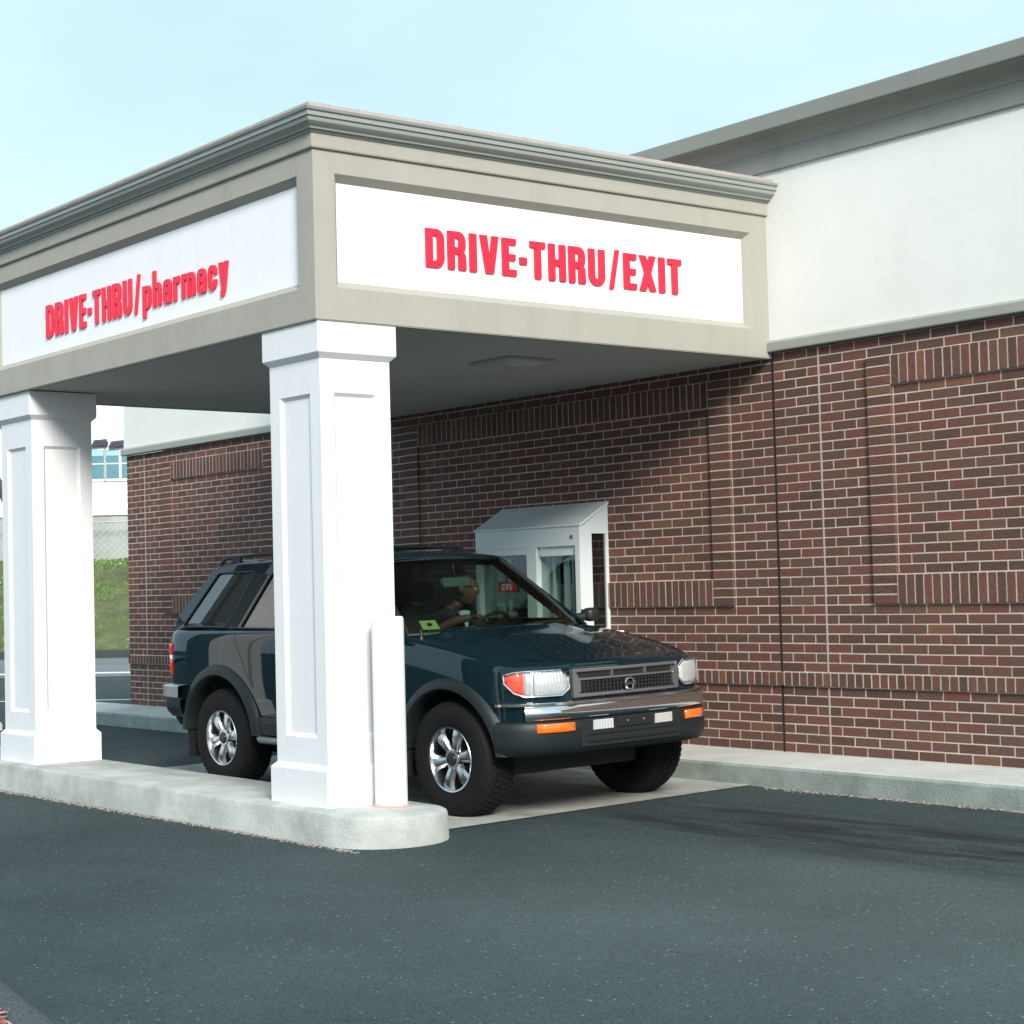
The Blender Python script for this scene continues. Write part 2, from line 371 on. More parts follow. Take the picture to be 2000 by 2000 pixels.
for t in tri: b.face([rings[-1][i] for i in t])
tag(b.build('kerb_island', CONC_K, smooth=True, sharp=30), kind='structure')

# loose grit along the kerbs
b = MB(); rnd = random.Random(3)
def grit(x, y, s):
    z = gz(y); k = len(b.v)
    for q in ((-1, -1, 0), (1, -.8, 0), (.9, 1, 0), (-.8, .9, 0), (0, 0, 1.2)): b.v.append((x+q[0]*s*rnd.uniform(.6, 1.2), y+q[1]*s*rnd.uniform(.6, 1.2), z+q[2]*s*rnd.uniform(.5, 1)))
    for f in ((0, 1, 4), (1, 2, 4), (2, 3, 4), (3, 0, 4)): b.face([k+i for i in f])
for i in range(1500):
    x = rnd.uniform(-6, .5); grit(x, -4.20-abs(rnd.gauss(0, .028)), rnd.uniform(.003, .008))
for i in range(900):
    x = rnd.uniform(.35, 4.5); grit(x, -.62-abs(rnd.gauss(0, .03)), rnd.uniform(.003, .008))
tag(b.build('loose_grit', plain('grit', (.30, .25, .23), .9, var=.4, vscale=40), fix=False), 'fine pale grit lying along the kerb edges', 'grit', kind='stuff')

# planting bed and asphalt berm, bottom left corner
bp_ = [(-1.2, -6.35), (.4, -6.85), (1.3, -7.1), (2.10, -7.30), (2.46, -7.375), (2.82, -7.45), (3.4, -7.62), (4.2, -8.0)]
b = MB()
pr_ = [(.11, -.01), (.07, .022), (.02, .045), (-.04, .045), (-.09, .02), (-.12, -.03)]
def bermp(i, j):
    k = min(6, int(i*7)); t = i*7-k; p0, p1 = Vector(bp_[k]), Vector(bp_[k+1]); c = p0.lerp(p1, t)
    d = (Vector(bp_[min(7, k+2)])-Vector(bp_[max(0, k-1)])).normalized(); nn = Vector((-d.y, d.x))
    o_, z = pr_[round(j*5)]; q = c+nn*o_; return (q.x, q.y, gz(q.y)+z)
b.grid(bermp, 42, 5); tag(b.build('asphalt_berm', BERM, smooth=True, sharp=60), kind='structure')
b = MB(); ids = []
edge = [Vector(p) for p in bp_]
rowA = [b.vert((p.x, p.y-.07, gz(p.y)+.012)) for p in edge]; rowB = [b.vert((p.x-.9, p.y-1.9, gz(p.y-1.9)+.05)) for p in edge]
for i in range(7): b.face([rowA[i], rowA[i+1], rowB[i+1], rowB[i]])
tag(b.build('planting_bed', plain('mulch', (.16, .085, .06), .95, var=.5, vscale=30)), kind='structure')
b = MB()
for i in range(2600):
    k = rnd.randrange(7); t = rnd.random(); p = edge[k].lerp(edge[k+1], t); d = rnd.random()**1.5*1.0+.07; q = Vector((p.x-.42*d, p.y-d))
    a = rnd.uniform(0, 6.3); l = rnd.uniform(.012, .045); wd = l*rnd.uniform(.15, .6); tl = rnd.uniform(-.4, .6)
    e1 = Vector((math.cos(a), math.sin(a), tl))*l; e2 = Vector((-math.sin(a), math.cos(a), rnd.uniform(-.4, .4)))*wd; c = Vector((q.x, q.y, gz(q.y)+.018+rnd.random()*.03))
    kk = len(b.v); b.v += [tuple(c-e1), tuple(c+e2), tuple(c+e1), tuple(c-e2)]; b.face([kk, kk+1, kk+2, kk+3])
lm, n, out = newmat('leaf_litter'); p_ = N(n, 'ShaderNodeBsdfPrincipled', Roughness=.8); g_ = N(n, 'ShaderNodeNewGeometry'); c_ = N(n, 'ShaderNodeValToRGB')
c_.color_ramp.elements[0].color = (.30, .10, .08, 1); c_.color_ramp.elements[1].color = (.62, .52, .36, 1); x_ = c_.color_ramp.elements.new(.5); x_.color = (.50, .22, .19, 1)
n.links.new(g_.outputs['Random Per Island'], c_.inputs[0]); n.links.new(c_.outputs[0], p_.inputs[0]); n.links.new(p_.outputs[0], out.inputs[0])
tag(b.build('leaf_litter', lm, fix=False), 'pinkish dry leaf litter in the bed at the lot corner', 'leaf litter', kind='stuff')

# ------------------------------------------------------------------ building
u = .2032; c = .0677; ZS = .15; T = ZS+42.5*c
bld = empty('pharmacy_building', (-3, 0, .0), 'brick pharmacy building with white stucco upper wall and grey cornice', 'building')
def bch(ob): ob.parent = bld; ob.location = Vector(ob.location)-Vector(bld.location); return ob
XL, XR = -46.5*u, 9.0
PR = .022           # how far jambs, soldiers and rowlocks stand proud
# mortar backing = the brick_wall part
wall = bch(boxob('brick_wall', MORTAR, (XL+.004, XR, .0028, 12, -.05, T)))
def rowz(k):        # top of course k (1..41)
    return T-(k-1)*c-(1.5*c if k >= 35 else 0)
ROWL = T-34*c
BD = .05
shared = {}
def brick_mesh(kind, L, Hh):
    key = (kind, round(L, 3), round(Hh, 3))
    if key not in shared:
        m = MB(); g = .0022
        x, z = L/2, Hh/2
        # front face chamfered: 5 visible faces + chamfers
        fr = [(-x+g, 0, -z+g), (x-g, 0, -z+g), (x-g, 0, z-g), (-x+g, 0, z-g)]
        ed = [(-x, g, -z), (x, g, -z), (x, g, z), (-x, g, z)]
        bk = [(-x, BD, -z), (x, BD, -z), (x, BD, z), (-x, BD, z)]
        m.v = fr+ed+bk; m.face((0, 1, 2, 3))
        for a in range(4):
            d = (a+1) % 4; m.face((a+4, d+4, d, a)); m.face((a+8, d+8, d+4, a+4))
        me = m.mesh('brick'); me.materials.append(BRICK_O); shared[key] = me
    return shared[key]
J = .0095
specs = []          # (kind, xcentre, ztop, L, H, yfront)
brnd = random.Random(11)
breaks = [-46.5, -44.5, -26, 0, 2, 26, 45]
panels = [(-41.5, -32.5, -42.5, -31.5), (-20, -3, -21, -2), (5, 22, 4, 23)]   # soldiers x0..x1, jamb outer x0..x1
def run(x0, x1, k):
    xs_ = [x0]; off = 0 if k % 2 == 0 else .5
    q = math.floor(x0)-1+off
    while q < x1-.2:
        if q > x0+.2: xs_.append(q)
        q += 1
    xs_.append(x1)
    for a, d in zip(xs_, xs_[1:]): specs.append(('brick', (a+d)/2*u, rowz(k), (d-a)*u-J, c-J, 0))
for k in range(1, 42):
    segs = [(a, d) for a, d in zip(breaks, breaks[1:])]
    if 3 <= k <= 27:
        ns = []
        for a, d in segs:
            pts = [a, d]
            for (s0, s1, j0, j1) in panels:
                for q in (s0, s1, j0, j1):
                    if a < q < d: pts.append(q)
            pts = sorted(set(pts))
            for p0, p1 in zip(pts, pts[1:]):
                mid = (p0+p1)/2; typ = 'run'
                for (s0, s1, j0, j1) in panels:
                    if s0 < mid < s1: typ = 'sold' if k in (3, 4, 5, 25, 26, 27) else 'run'
                    elif j0 < mid < j1: typ = 'jamb'
                if typ == 'run': run(p0, p1, k)
                elif typ == 'jamb': specs.append(('jamb_brick', mid*u, rowz(k), (p1-p0)*u-J, c-J, -PR))
    else:
        for a, d in segs: run(a, d, k)
for (s0, s1, j0, j1) in panels:
    n_ = round((s1-s0)*3)
    for i in range(n_):
        xc = (s0+(i+.5)/3)*u
        for k in (3, 25): specs.append(('soldier_brick', xc, rowz(k), u/3-J, 3*c-J, -PR))
x = -46.5
while x < 44:
    specs.append(('rowlock_brick', (x+1/6)*u, ROWL, u/3-J, 1.5*c-J, -PR)); x += 1/3
# drop what the drive-up window covers
specs = [s for s in specs if not (-2.93 < s[1] < -1.73 and 1.08 < s[2] < 2.0)]
CAMX, CAMY = CP.x, CP.y
def key(s): return (s[1]-CAMX)**2
field = MB()
for kind in ('brick', 'jamb_brick', 'soldier_brick', 'rowlock_brick'):
    vis = sorted([s for s in specs if s[0] == kind], key=lambda s: -s[1] if s[1] < 2.55 else 100+s[1])
    if kind == 'brick': near, rest = vis[:300], vis[300:]
    else:
        near = [s for s in vis if s[1] < 3.0][:298]; rest = [s for s in vis if s not in near]
    for s in near:
        ob = bpy.data.objects.new(s[0], brick_mesh(s[0], s[3], s[4])); COL.objects.link(ob)
        ob.parent = wall
        ob.location = Vector((s[1], s[5]+brnd.uniform(-.0012, .0012), s[2]-s[4]/2-J/2))-Vector((0, 0, 0))
    for s in rest:
        x, z, L, Hh, y = s[1], s[2]-s[4]/2-J/2, s[3]/2, s[4]/2, s[5]+brnd.uniform(-.0012, .0012)
        k = len(field.v); g = .0022
        field.v += [(x-L+g, y, z-Hh+g), (x+L-g, y, z-Hh+g), (x+L-g, y, z+Hh-g), (x-L+g, y, z+Hh-g), (x-L, y+g, z-Hh), (x+L, y+g, z-Hh), (x+L, y+g, z+Hh), (x-L, y+g, z+Hh), (x-L, y+BD, z-Hh), (x+L, y+BD, z-Hh), (x+L, y+BD, z+Hh), (x-L, y+BD, z+Hh)]
        field.face([k, k+1, k+2, k+3])
        for a in range(4):
            d = (a+1) % 4; field.face([k+a+4, k+d+4, k+d, k+a]); field.face([k+a+8, k+d+8, k+d+4, k+a+4])
fo = field.build('brick_field', BRICK_I, wall, fix=False); fo['kind'] = 'stuff'
# mortar behind proud bricks
b = MB()
for (s0, s1, j0, j1) in panels:
    zt, zb = rowz(3), rowz(27)-c
    for a, d in ((j0, s0), (s1, j1)): b.box(a*u+.010, d*u-.0095, -PR+.0028, .02, zb+.006, zt-.004)
    b.box(s0*u-.003, s1*u+.003, -PR+.0028, .019, rowz(3)-3*c+.004, rowz(3)-.004); b.box(s0*u-.003, s1*u+.003, -PR+.0028, .019, rowz(25)-3*c+.004, rowz(25)-.004)
b.box(XL+.004, XR, -PR+.0028, .018, ROWL-1.5*c+.004, ROWL-.004)
b.build('proud_mortar', MORTAR, wall)
for ob in list(wall.children): ob.matrix_parent_inverse = Matrix()
for ob in wall.children:
    pass
for xx in (0, -26*u): bch(boxob('expansion_joint', SEAL, (xx-.008, xx+.008, -.002 if False else -.0015, .02, ZS-.02, T)))
for xx in (2*u, -44.5*u, -26*u-.6): bch(boxob('control_joint', plain('pale_sealant', (.42, .35, .325), .8), (xx-.0075, xx+.0075, -.001, .02, ZS-.02, T)))

# upper stucco wall with ledge and cornice
def strip_x(name, prof, m, x0, x1, smooth=False):
    b = MB(); P = len(prof)
    b.grid(lambda i, j: (x0+(x1-x0)*i, *prof[round(j*P) % P]), 2, P, cv=True)
    n_ = len(b.v); b.face(list(range(P))); b.face(list(range(n_-P, n_))); return bch(b.build(name, m, smooth=smooth, sharp=25))
boxw = boxob('upper_wall', EIFS, (XL-.02, XR, -.022, 12, T+.085, 4.40)); bch(boxw)
strip_x('ledge_trim', [(.02, T+.006), (-.052, T+.006), (-.056, T+.012), (-.056, T+.07), (-.022, T+.092), (.02, T+.092)], TRIM_G, XL-.045, XR)
cor = [(.05, 4.345), (-.045, 4.345), (-.048, 4.35), (-.048, 4.490)]
for k in range(0, 9):
    a = k/8*math.pi/2; cor.append((-.055-.125*(1-math.cos(a)), 4.495+.090*math.sin(a)))
cor += [(-.190, 4.588), (-.190, 4.597), (-.207, 4.599), (-.211, 4.606), (-.216, 4.708), (-.206, 4.716), (.05, 4.76)]
strip_x('cornice', cor, CORN, XL-.3, XR, True)
bch(boxob('roof_deck', plain('roofing', (.2, .2, .2), .9), (XL, XR, .05, 12, 4.40, 4.70)))

# ------------------------------------------------------------------ canopy
CW, CB, CX = 4.078, 2.995, -4.60
FT = 4.035
can = empty('drive_through_canopy', (-2.24, -2, 0), 'tan fascia drive-through canopy on two white square columns', 'canopy')
def cch(ob):
    ob.parent = can; ob.location = Vector(ob.location)-Vector(can.location); return ob
path = [((0, .0), (1, 0)), ((0, -CW), (1, -1)), ((CX, -CW), (-1, -1)), ((CX, .0), (-1, 0))]
def sweep(name, prof, m, closed=False, smooth=False):
    b = MB(); P = len(prof)
    def fn(i, j):
        (x, y), (nx, ny) = path[round(i*3)]; o_, z = prof[round(j*(P if closed else P-1)) % P]
        return (x+nx*o_, y+ny*o_ if ny else y, z)
    b.grid(fn, 3, P if closed else P-1, cv=closed)
    if closed:
        n_ = len(b.v); b.face(list(range(P))); b.face(list(range(n_-P, n_)))
    return cch(b.build(name, m, smooth=smooth, sharp=22))
# fascia with recessed, bevelled sign panels on the exit face and on the lane face
BV, DP = .045, .05
b = MB()
def face_panel(map_, a0, a1, p0, p1, pz0, pz1):
    o_ = [(a0, CB), (a1, CB), (a1, FT), (a0, FT)]; q = [(p0, pz0), (p1, pz0), (p1, pz1), (p0, pz1)]
    r_ = [(p0+BV, pz0+BV), (p1-BV, pz0+BV), (p1-BV, pz1-BV), (p0+BV, pz1-BV)]
    A = [b.vert(map_(x, z, 0)) for x, z in o_]; Q = [b.vert(map_(x, z, 0)) for x, z in q]; Rr = [b.vert(map_(x, z, -DP)) for x, z in r_]
    for i in range(4):
        j = (i+1) % 4; b.face([A[i], A[j], Q[j], Q[i]]); b.face([Q[i], Q[j], Rr[j], Rr[i]])
    return r_
mx_ = lambda a, z, d: (0+d, a, z)
my_ = lambda a, z, d: (a, -CW-d, z)
mb_ = lambda a, z, d: (CX-d, a, z)
E_ = face_panel(mx_, -CW, 0, -3.915, -.195, 3.195, 3.893)
L_ = face_panel(my_, CX, 0, CX+.17, -.17, 3.195, 3.893)
face_panel(mb_, -CW, 0, -3.915, -.195, 3.195, 3.893)
k = len(b.v)  # inside lip at the bottom and top cover
fas = cch(b.build('fascia', TRIM))
def panel(name, map_, r_):
    p = MB(); p.prism(r_, lambda a, z, d: map_(a, z, d), -DP+.001, -DP-.03); return cch(p.build(name, PANEL))
panel('sign_panel', mx_, E_); panel('sign_panel', my_, L_); panel('sign_panel', mb_, E_)
sweep('frieze_band', [(.0, FT-.004), (.016, FT-.004), (.020, FT+.004), (.020, 4.128), (.0, 4.128)], TRIM, True)
gprof = [(.0, 4.120), (.028, 4.122), (.030, 4.134), (.052, 4.137), (.056, 4.150), (.072, 4.157), (.088, 4.172), (.094, 4.190), (.094, 4.197), (.106, 4.199), (.108, 4.226), (.120, 4.230), (.126, 4.246), (.100, 4.246), (.098, 4.215), (.0, 4.205)]
sweep('gutter', gprof, GUTTER, True, True)
b = MB()
rf = [(-.02, 4.245), (-.022, 4.285), (-.35, 4.33)]
b.v = []
def rfp(i, j):
    (x, y), (nx, ny) = path[round(i*3)]; o_, z = rf[round(j*2)]; o_ += .10
    return (x+nx*o_, y+ny*o_ if ny else y, z)
b.grid(rfp, 3, 2); nn = len(b.v); b.face([2, 5, 8, 11])
b.face([0, 3, 6, 9])
cch(b.build('roof', plain('roof_membrane', (.40, .35, .33), .8, var=.15, vscale=8)))
b = MB()
for i in range(15): b.box(.055, .074, -4.05+i*.27, -4.035+i*.27, 4.287, 4.290)
cch(b.build('roof_fastener', plain('fastener', (.5, .3, .26), .6)))
cch(MB().box(CX+.004, -.004, -CW+.004, -.0005, CB-.0, CB+.04).build('soffit', SOFFIT)).location.z -= .0
fl = sweep('drip_edge', [(-.004, CB-.006), (-.05, CB-.006), (-.05, CB+.01), (-.004, CB+.01)], TRIM, True)
# soffit light: square frame with a shallow four-sided diffuser
lg = cch(boxob('soffit_light', plain('light_frame', (.34, .36, .35), .5), (-1.17, -.73, -1.88, -1.43, CB-.022, CB-.0005), bevel=.004))
b = MB(); b.v = [(-1.14, -1.85, CB-.023), (-.76, -1.85, CB-.023), (-.76, -1.46, CB-.023), (-1.14, -1.46, CB-.023), (-1.02, -1.73, CB-.05), (-.88, -1.73, CB-.05), (-.88, -1.58, CB-.05), (-1.02, -1.58, CB-.05)]
for q in ((0, 1, 5, 4), (1, 2, 6, 5), (2, 3, 7, 6), (3, 0, 4, 7), (4, 5, 6, 7)): b.face(q)
b.build('light_diffuser', plain('diffuser', (.40, .42, .38), .3), lg)
# columns
def column(cx, cy, z0, name='column'):
    s, a, bb = .267, .300, .298; zc = 2.80
    e = empty(name, (0, 0, 0), parent=can); e.location = -Vector(can.location)
    # shaft with four recessed panels
    b = MB(); pz0, pz1, mg, dp = .47, 2.56, .105, .020
    for k in range(4):
        ca, sa = round(math.cos(k*math.pi/2)), round(math.sin(k*math.pi/2))
        def mp(t, z, d, ca=ca, sa=sa):   # face with normal (ca,sa)
            return (cx+ca*(s+d)-sa*t, cy+sa*(s+d)+ca*t, z)
        o_ = [(-s, z0+.02), (s, z0+.02), (s, 2.95), (-s, 2.95)]; q = [(-s+mg, pz0), (s-mg, pz0), (s-mg, pz1), (-s+mg, pz1)]
        g = .022; r_ = [(-s+mg+g, pz0+g), (s-mg-g, pz0+g), (s-mg-g, pz1-g), (-s+mg+g, pz1-g)]
        A = [b.vert(mp(x, z, 0)) for x, z in o_]; Q = [b.vert(mp(x, z, 0)) for x, z in q]; Rr = [b.vert(mp(x, z, -dp)) for x, z in r_]
        for i in range(4):
            j = (i+1) % 4; b.face([A[i], A[j], Q[j], Q[i]]); b.face([Q[i], Q[j], Rr[j], Rr[i]])
        b.face(Rr)
    b.build('shaft', WHITE, e, fix=False)
    def ringp(name, prof, bev=0):
        b = MB(); ids = []
        for o_, z in prof: ids.append([b.vert((cx+sx*o_, cy+sy*o_, z)) for sx, sy in ((-1, -1), (1, -1), (1, 1), (-1, 1))])
        for p0, p1 in zip(ids, ids[1:]):
            for i in range(4): j = (i+1) % 4; b.face([p0[i], p0[j], p1[j], p1[i]])
        b.face(ids[0][::-1]); b.face(ids[-1]); b.build(name, WHITE, e, bevel=bev)
    ringp('capital', [(s+.001, zc-.035), (a, zc), (a, CB-.007)], .003)
    ringp('base', [(bb, z0-.005), (bb, z0+.215), (s+.001, z0+.245)], .003)
    return e
column(-.31, -3.76, .062); column(-4.18, -3.75, .078)

# ------------------------------------------------------------------ lettering
def rrect(x0, z0, x1, z1, rad):   # rad: bl, br, tr, tl
    pts = []; n = 6
    for (cx, cz, a0, r) in ((x0, z0, math.pi, rad[0]), (x1, z0, 1.5*math.pi, rad[1]), (x1, z1, 0, rad[2]), (x0, z1, .5*math.pi, rad[3])):
        if r <= 0: pts.append((cx, cz)); continue
        ox = cx+(r if cx == x0 else -r); oz = cz+(r if cz == z0 else -r)
        for k in range(n+1): a = a0+k*math.pi/2/n; pts.append((ox+r*math.cos(a), oz+r*math.sin(a)))
    return pts
S, H_ = .232, .17     # vertical and horizontal stroke weights
def ring(x0, z0, x1, z1, r, tv=None, th=H_):
    tv = tv or S
    return (rrect(x0, z0, x1, z1, r), [rrect(x0+tv, z0+th, x1-tv, z1-th, [max(0, q-tv*.75) for q in r])])
def arch(x0, x1, z0, z1, r, tv=None, th=H_, down=False):
    tv = tv or S
    o_ = rrect(x0, z0, x1, z1, (0, 0, r, r)); ri = max(.03, r-tv*.7); i_ = rrect(x0+tv, z0, x1-tv, z1-th, (0, 0, ri, ri))
    # outer: bl, br, tr.., tl..   inner reversed
    poly = [o_[0]]+[i_[0]]+i_[2:][::-1]+[i_[1]]+[o_[1]]+o_[2:]
    poly = [o_[0], i_[0]]+list(reversed(i_[2:]))+[i_[1], o_[1]]+o_[2:]
    if down: poly = [(x, z0+z1-z) for x, z in poly]
    return (poly, [])
def glyph(ch):
    q = lambda x0, z0, x1, z1: ([(x0, z0), (x1, z0), (x1, z1), (x0, z1)], [])
    P = lambda *p: (list(p), [])
    X = .66                                    # x-height
    if ch == 'D': return .62, [ring(0, 0, .62, 1, (0, .26, .26, 0))]
    if ch == 'R': return .63, [ring(0, .42, .61, 1, (0, .2, .24, 0), th=.17), q(0, 0, S, .5), P((.36, .5), (.36, 0), (.63, 0), (.61, .40), (.52, .5))]
    if ch == 'I': return S+.01, [q(0, 0, S+.01, 1)]
    if ch == 'V': return .66, [P((0, 1), (.19, 0), (.47, 0), (.66, 1), (.42, 1), (.335, .34), (.25, 1))]
    if ch == 'E': return .50, [q(0, 0, S, 1), q(S-.02, 0, .50, H_), q(S-.02, .41, .47, .41+H_), q(S-.02, 1-H_, .50, 1)]
    if ch == '-': return .26, [q(0, .34, .26, .53)]
    if ch == 'T': return .56, [q(.56/2-S/2, 0, .56/2+S/2, .85), q(0, 1-H_, .56, 1)]
    if ch == 'H': return .63, [q(0, 0, S, 1), q(.63-S, 0, .63, 1), q(S-.02, .42, .63-S+.02, .42+H_)]
    if ch == 'U': return .62, [arch(0, .62, 0, 1, .26, down=True)]
    if ch == '/': return .50, [P((.05, -.05), (.20, -.05), (.45, 1.05), (.30, 1.05))]
    if ch == 'X': return .66, [P((0, 0), (.25, 0), (.66, 1), (.41, 1)), P((0, 1), (.41, 0), (.66, 0), (.25, 1))]
    if ch == 'p': return .56, [q(0, -.24, S-.02, X), ring(0, 0, .56, X, (0, .2, .2, 0), S-.02, .15)]
    if ch == 'h': return .55, [q(0, 0, S-.02, 1), arch(0, .55, 0, X, .19, S-.02, .16)]
    if ch == 'a': return .54, [ring(0, 0, .54, .42, (.17, 0, .02, .17), S-.03, .13), arch(.02, .54, .36, X, .18, S-.04, .15), q(.54-S+.02, 0, .54, .45)]
    if ch == 'r': return .40, [q(0, 0, S-.02, X), P((.15, X-.20), (.40, X-.20), (.40, X), (.32, X), (.15, X-.06))]
    if ch == 'm': return .86, [q(0, 0, S-.03, X), arch(0, .54, 0, X, .19, S-.03, .16), arch(.54-S+.03, .86, 0, X, .19, S-.03, .16)]
    if ch == 'c': return .52, [arch(0, .52, X*.60, X, .2, S-.03, .16), arch(0, .52, 0, X*.40, .2, S-.03, .16, down=True), q(0, X*.35, S-.03, X*.65)]
    if ch == 'y': return .56, [P((0, X), (.16, 0), (.40, 0), (.56, X), (.335, X), (.28, .25), (.225, X)), P((.10, -.24), (.27, -.24), (.38, -.10), (.41, .05), (.17, .05), (.16, -.07), (.10, -.07))]
def lettering(root, text, m, map_, x0, x1, z0, h, depth, gap=.125, hoff=0, weight=.232):
    global S
    S = weight
    ws = [glyph(ch)[0] for ch in text]; tot = sum(ws)+gap*(len(ws)-1); sx = (x1-x0)/tot; x = 0
    for ch, wd in zip(text, ws):
        b = MB(); _, pcs = glyph(ch)
        for i, (poly, holes) in enumerate(pcs):
            if i:      # keep overlapping strokes off each other's planes
                mx0, mz0 = sum(q[0] for q in poly)/len(poly), sum(q[1] for q in poly)/len(poly); k_ = 1-.014*i
                poly = [(mx0+(q[0]-mx0)*k_, mz0+(q[1]-mz0)*k_) for q in poly]; holes = [[(mx0+(q[0]-mx0)*k_, mz0+(q[1]-mz0)*k_) for q in h_] for h_ in holes]
            f = lambda a, z, d, x=x: map_(x0+(x+a)*sx, z0+z*h, d)
            b.prism(poly, f, hoff+.001, hoff+depth+i*.0006, holes)
        b.build('letter', m, root); x += wd+gap
es = empty('exit_sign', (.0, -2.06, 3.39), 'raised red DRIVE-THRU/EXIT lettering on the canopy exit face', 'sign lettering')
lettering(es, 'DRIVE-THRU/EXIT', RED, lambda a, z, d: (d-DP, a+2.06, z-3.39), -3.180, -.875, 3.394, .247, .016)
ps = empty('pharmacy_sign', (-2.26, -CW, 3.36), 'raised red DRIVE-THRU/pharmacy lettering on the canopy lane face', 'sign lettering')
lettering(ps, 'DRIVE-THRU/pharmacy', RED, lambda a, z, d: (a+2.26, -d+DP, z-3.36), -3.59, -1.015, 3.358, .250, .016, gap=.15, weight=.218)

# ------------------------------------------------------------------ bollard
bo = empty('bollard', (.12, -3.68, IZ(.12)), 'white steel bollard pipe on the kerb beside the front column', 'bollard')
MB().lathe([(0, 0), (.098, 0), (.098, 1.112), (.096, 1.128), (.088, 1.136), (0, 1.139)], 40).build('post', WHITE2, bo, smooth=True)
MB().lathe([(.0985, .0), (.118, .001), (.114, .007), (.0985, .010)], 40).build('base_ring', plain('rust_stain', (.60, .30, .26), .9), bo, smooth=True)

# ------------------------------------------------------------------ drive-up window
DX0, DX1, DY = -2.95, -1.70, -.32
dw = empty('drive_up_window', (-2.32, -.1, 1.0), 'white box-shaped pharmacy drive-up window with sloped hood', 'window')
def dch(ob): ob.parent = dw; ob.location = Vector(ob.location)-Vector(dw.location); return ob
WM = plain('white_aluminium', (.62, .68, .68), .4, var=.03)
b = MB(); sec = [(0, 2.055), (DY, 1.875), (DY-.008, 1.868), (DY-.008, 1.855), (DY+.01, 1.855), (0, 2.03)]
P = len(sec); b.grid(lambda i, j: (DX0-.01+(DX1+.01-(DX0-.01))*i, *sec[round(j*P) % P]), 1, P, cv=True); b.face(list(range(P))); b.face(list(range(P, 2*P)))
dch(b.build('hood', WM))
HB = 1.70
dch(boxob('header', WM, (DX0, DX1, DY, DY+.03, HB, 1.853)))
dch(boxob('header', WM, (DX0, -2.32, DY+.002, DY+.032, 1.645, HB-.001)))
dch(boxob('mullion', WM, (-2.317, -2.20, DY-.004, -.06, 1.0, HB-.001), bevel=.003))
dch(boxob('corner_post', WM, (-1.752, DX1-.001, DY-.001, DY+.06, 1.0, HB-.0005)))
dch(boxob('corner_post', WM, (DX0, DX0+.045, DY-.001, DY+.05, 1.0, 1.6445)))
# +x side with its narrow window
b = MB(); sd_ = [(DY+.061, 1.0), (-.001, 1.0), (-.001, 2.028), (DY+.011, 1.852), (DY+.061, 1.852)]
b.prism([(DY+.0305, 1.0), (-.001, 1.0), (-.001, 2.025), (DY+.0305, 1.853)], lambda a, z, d: (DX1+d, a, z), -.03, -.002, [[(-.185, 1.04), (-.185, 1.795), (-.03, 1.795), (-.03, 1.04)]])
dch(b.build('side_panel', WM))
dch(boxob('side_pane', GLASS_D, (DX1-.02, DX1-.016, -.19, -.026, 1.035, 1.80)))
b = MB(); b.prism([(DY+.051, 1.0), (-.001, 1.0), (-.001, 2.025), (DY+.051, 1.85)], lambda a, z, d: (DX0+d, a, z), .001, .03); dch(b.build('side_panel', WM))
dch(boxob('roller_box', WM, (-2.185, -1.754, DY+.02, DY+.07, 1.625, HB-.002)))
dch(boxob('pane', GLASS_B, (-2.199, -1.753, DY+.05, DY+.056, 1.0, 1.624)))
dch(boxob('pane', GLASS_B, (DX0+.046, -2.318, DY+.05, DY+.056, 1.0, 1.644)))
dch(boxob('back_lining', plain('window_interior', (.03, .035, .035), .8), (DX0+.031, DX1-.031, -.014, -.008, .99, 1.98)))
for xa, xb in ((-2.12, -2.10), (-1.99, -1.93), (-1.90, -1.875), (-2.66, -2.63), (-2.80, -2.72)):
    dch(boxob('inner_slat', plain('slat_grey', (.55, .62, .62), .6), (xa, xb, DY+.10, DY+.115, 1.0, 1.62)))
dch(boxob('counter', plain('counter_white', (.72, .73, .72), .4), (DX0-.02, DX1+.02, DY-.06, -.001, .955, .999), bevel=.006))
dch(boxob('apron', WM, (DX0+.05, DX1-.05, DY+.06, -.001, .62, .954)))
b = MB()  # rounded tray at the end of the counter
b.prism([(DX1+.022, -.20), (DX1+.10, -.20), (DX1+.16, -.15), (DX1+.175, -.08), (DX1+.175, -.023), (DX1+.022, -.023)], lambda a, y, d: (a, y, d), .965, 1.02)
dch(b.build('deal_tray', plain('tray_white', (.82, .82, .80), .35), bevel=.012))
dch(boxob('call_button', plain('badge', (.22, .05, .10), .4), (-1.80, -1.775, DY-.006, DY-.001, 1.755, 1.785)))
# red sign with white letters inside the window
sg = empty('window_sign', (-2.60, DY+.03, 1.385), 'small red shop sign with white letters in the drive-up window', 'sign')
b = MB(); b.prism(rrect(-.115, -.045, .115, .045, (.02, .02, .02, .02)), lambda a, z, d: (a, d, z), 0, .006); b.build('plate', plain('sign_red', (.55, .015, .03), .4), sg)
def cvs(ch, x):
    b = MB(); hh, ww = .05, .036
    f = lambda a, z, d: (x+a*ww, -d, -.025+z*hh)
    if ch == 'C': pcs = [arch(0, 1, .58, 1, .35, .3, .22), arch(0, 1, 0, .42, .35, .3, .22, down=True), ([(.004, .35), (.29, .35), (.29, .65), (.004, .65)], [])]
    if ch == 'V': pcs = [([(0, 1), (.34, 0), (.66, 0), (1, 1), (.68, 1), (.5, .35), (.32, 1)], [])]
    if ch == 'S': pcs = [([(0, 0), (1, 0), (1, .58), (.3, .58), (.3, .8), (1, .8), (1, 1), (0, 1), (0, .40), (.7, .40), (.7, .2), (0, .2)], [])]
    for i, (poly, ho) in enumerate(pcs): b.prism(poly, f, .0005, .003+i*.0004, ho)
    b.build('letter', plain('sign_white', (.85, .85, .85), .5), sg)
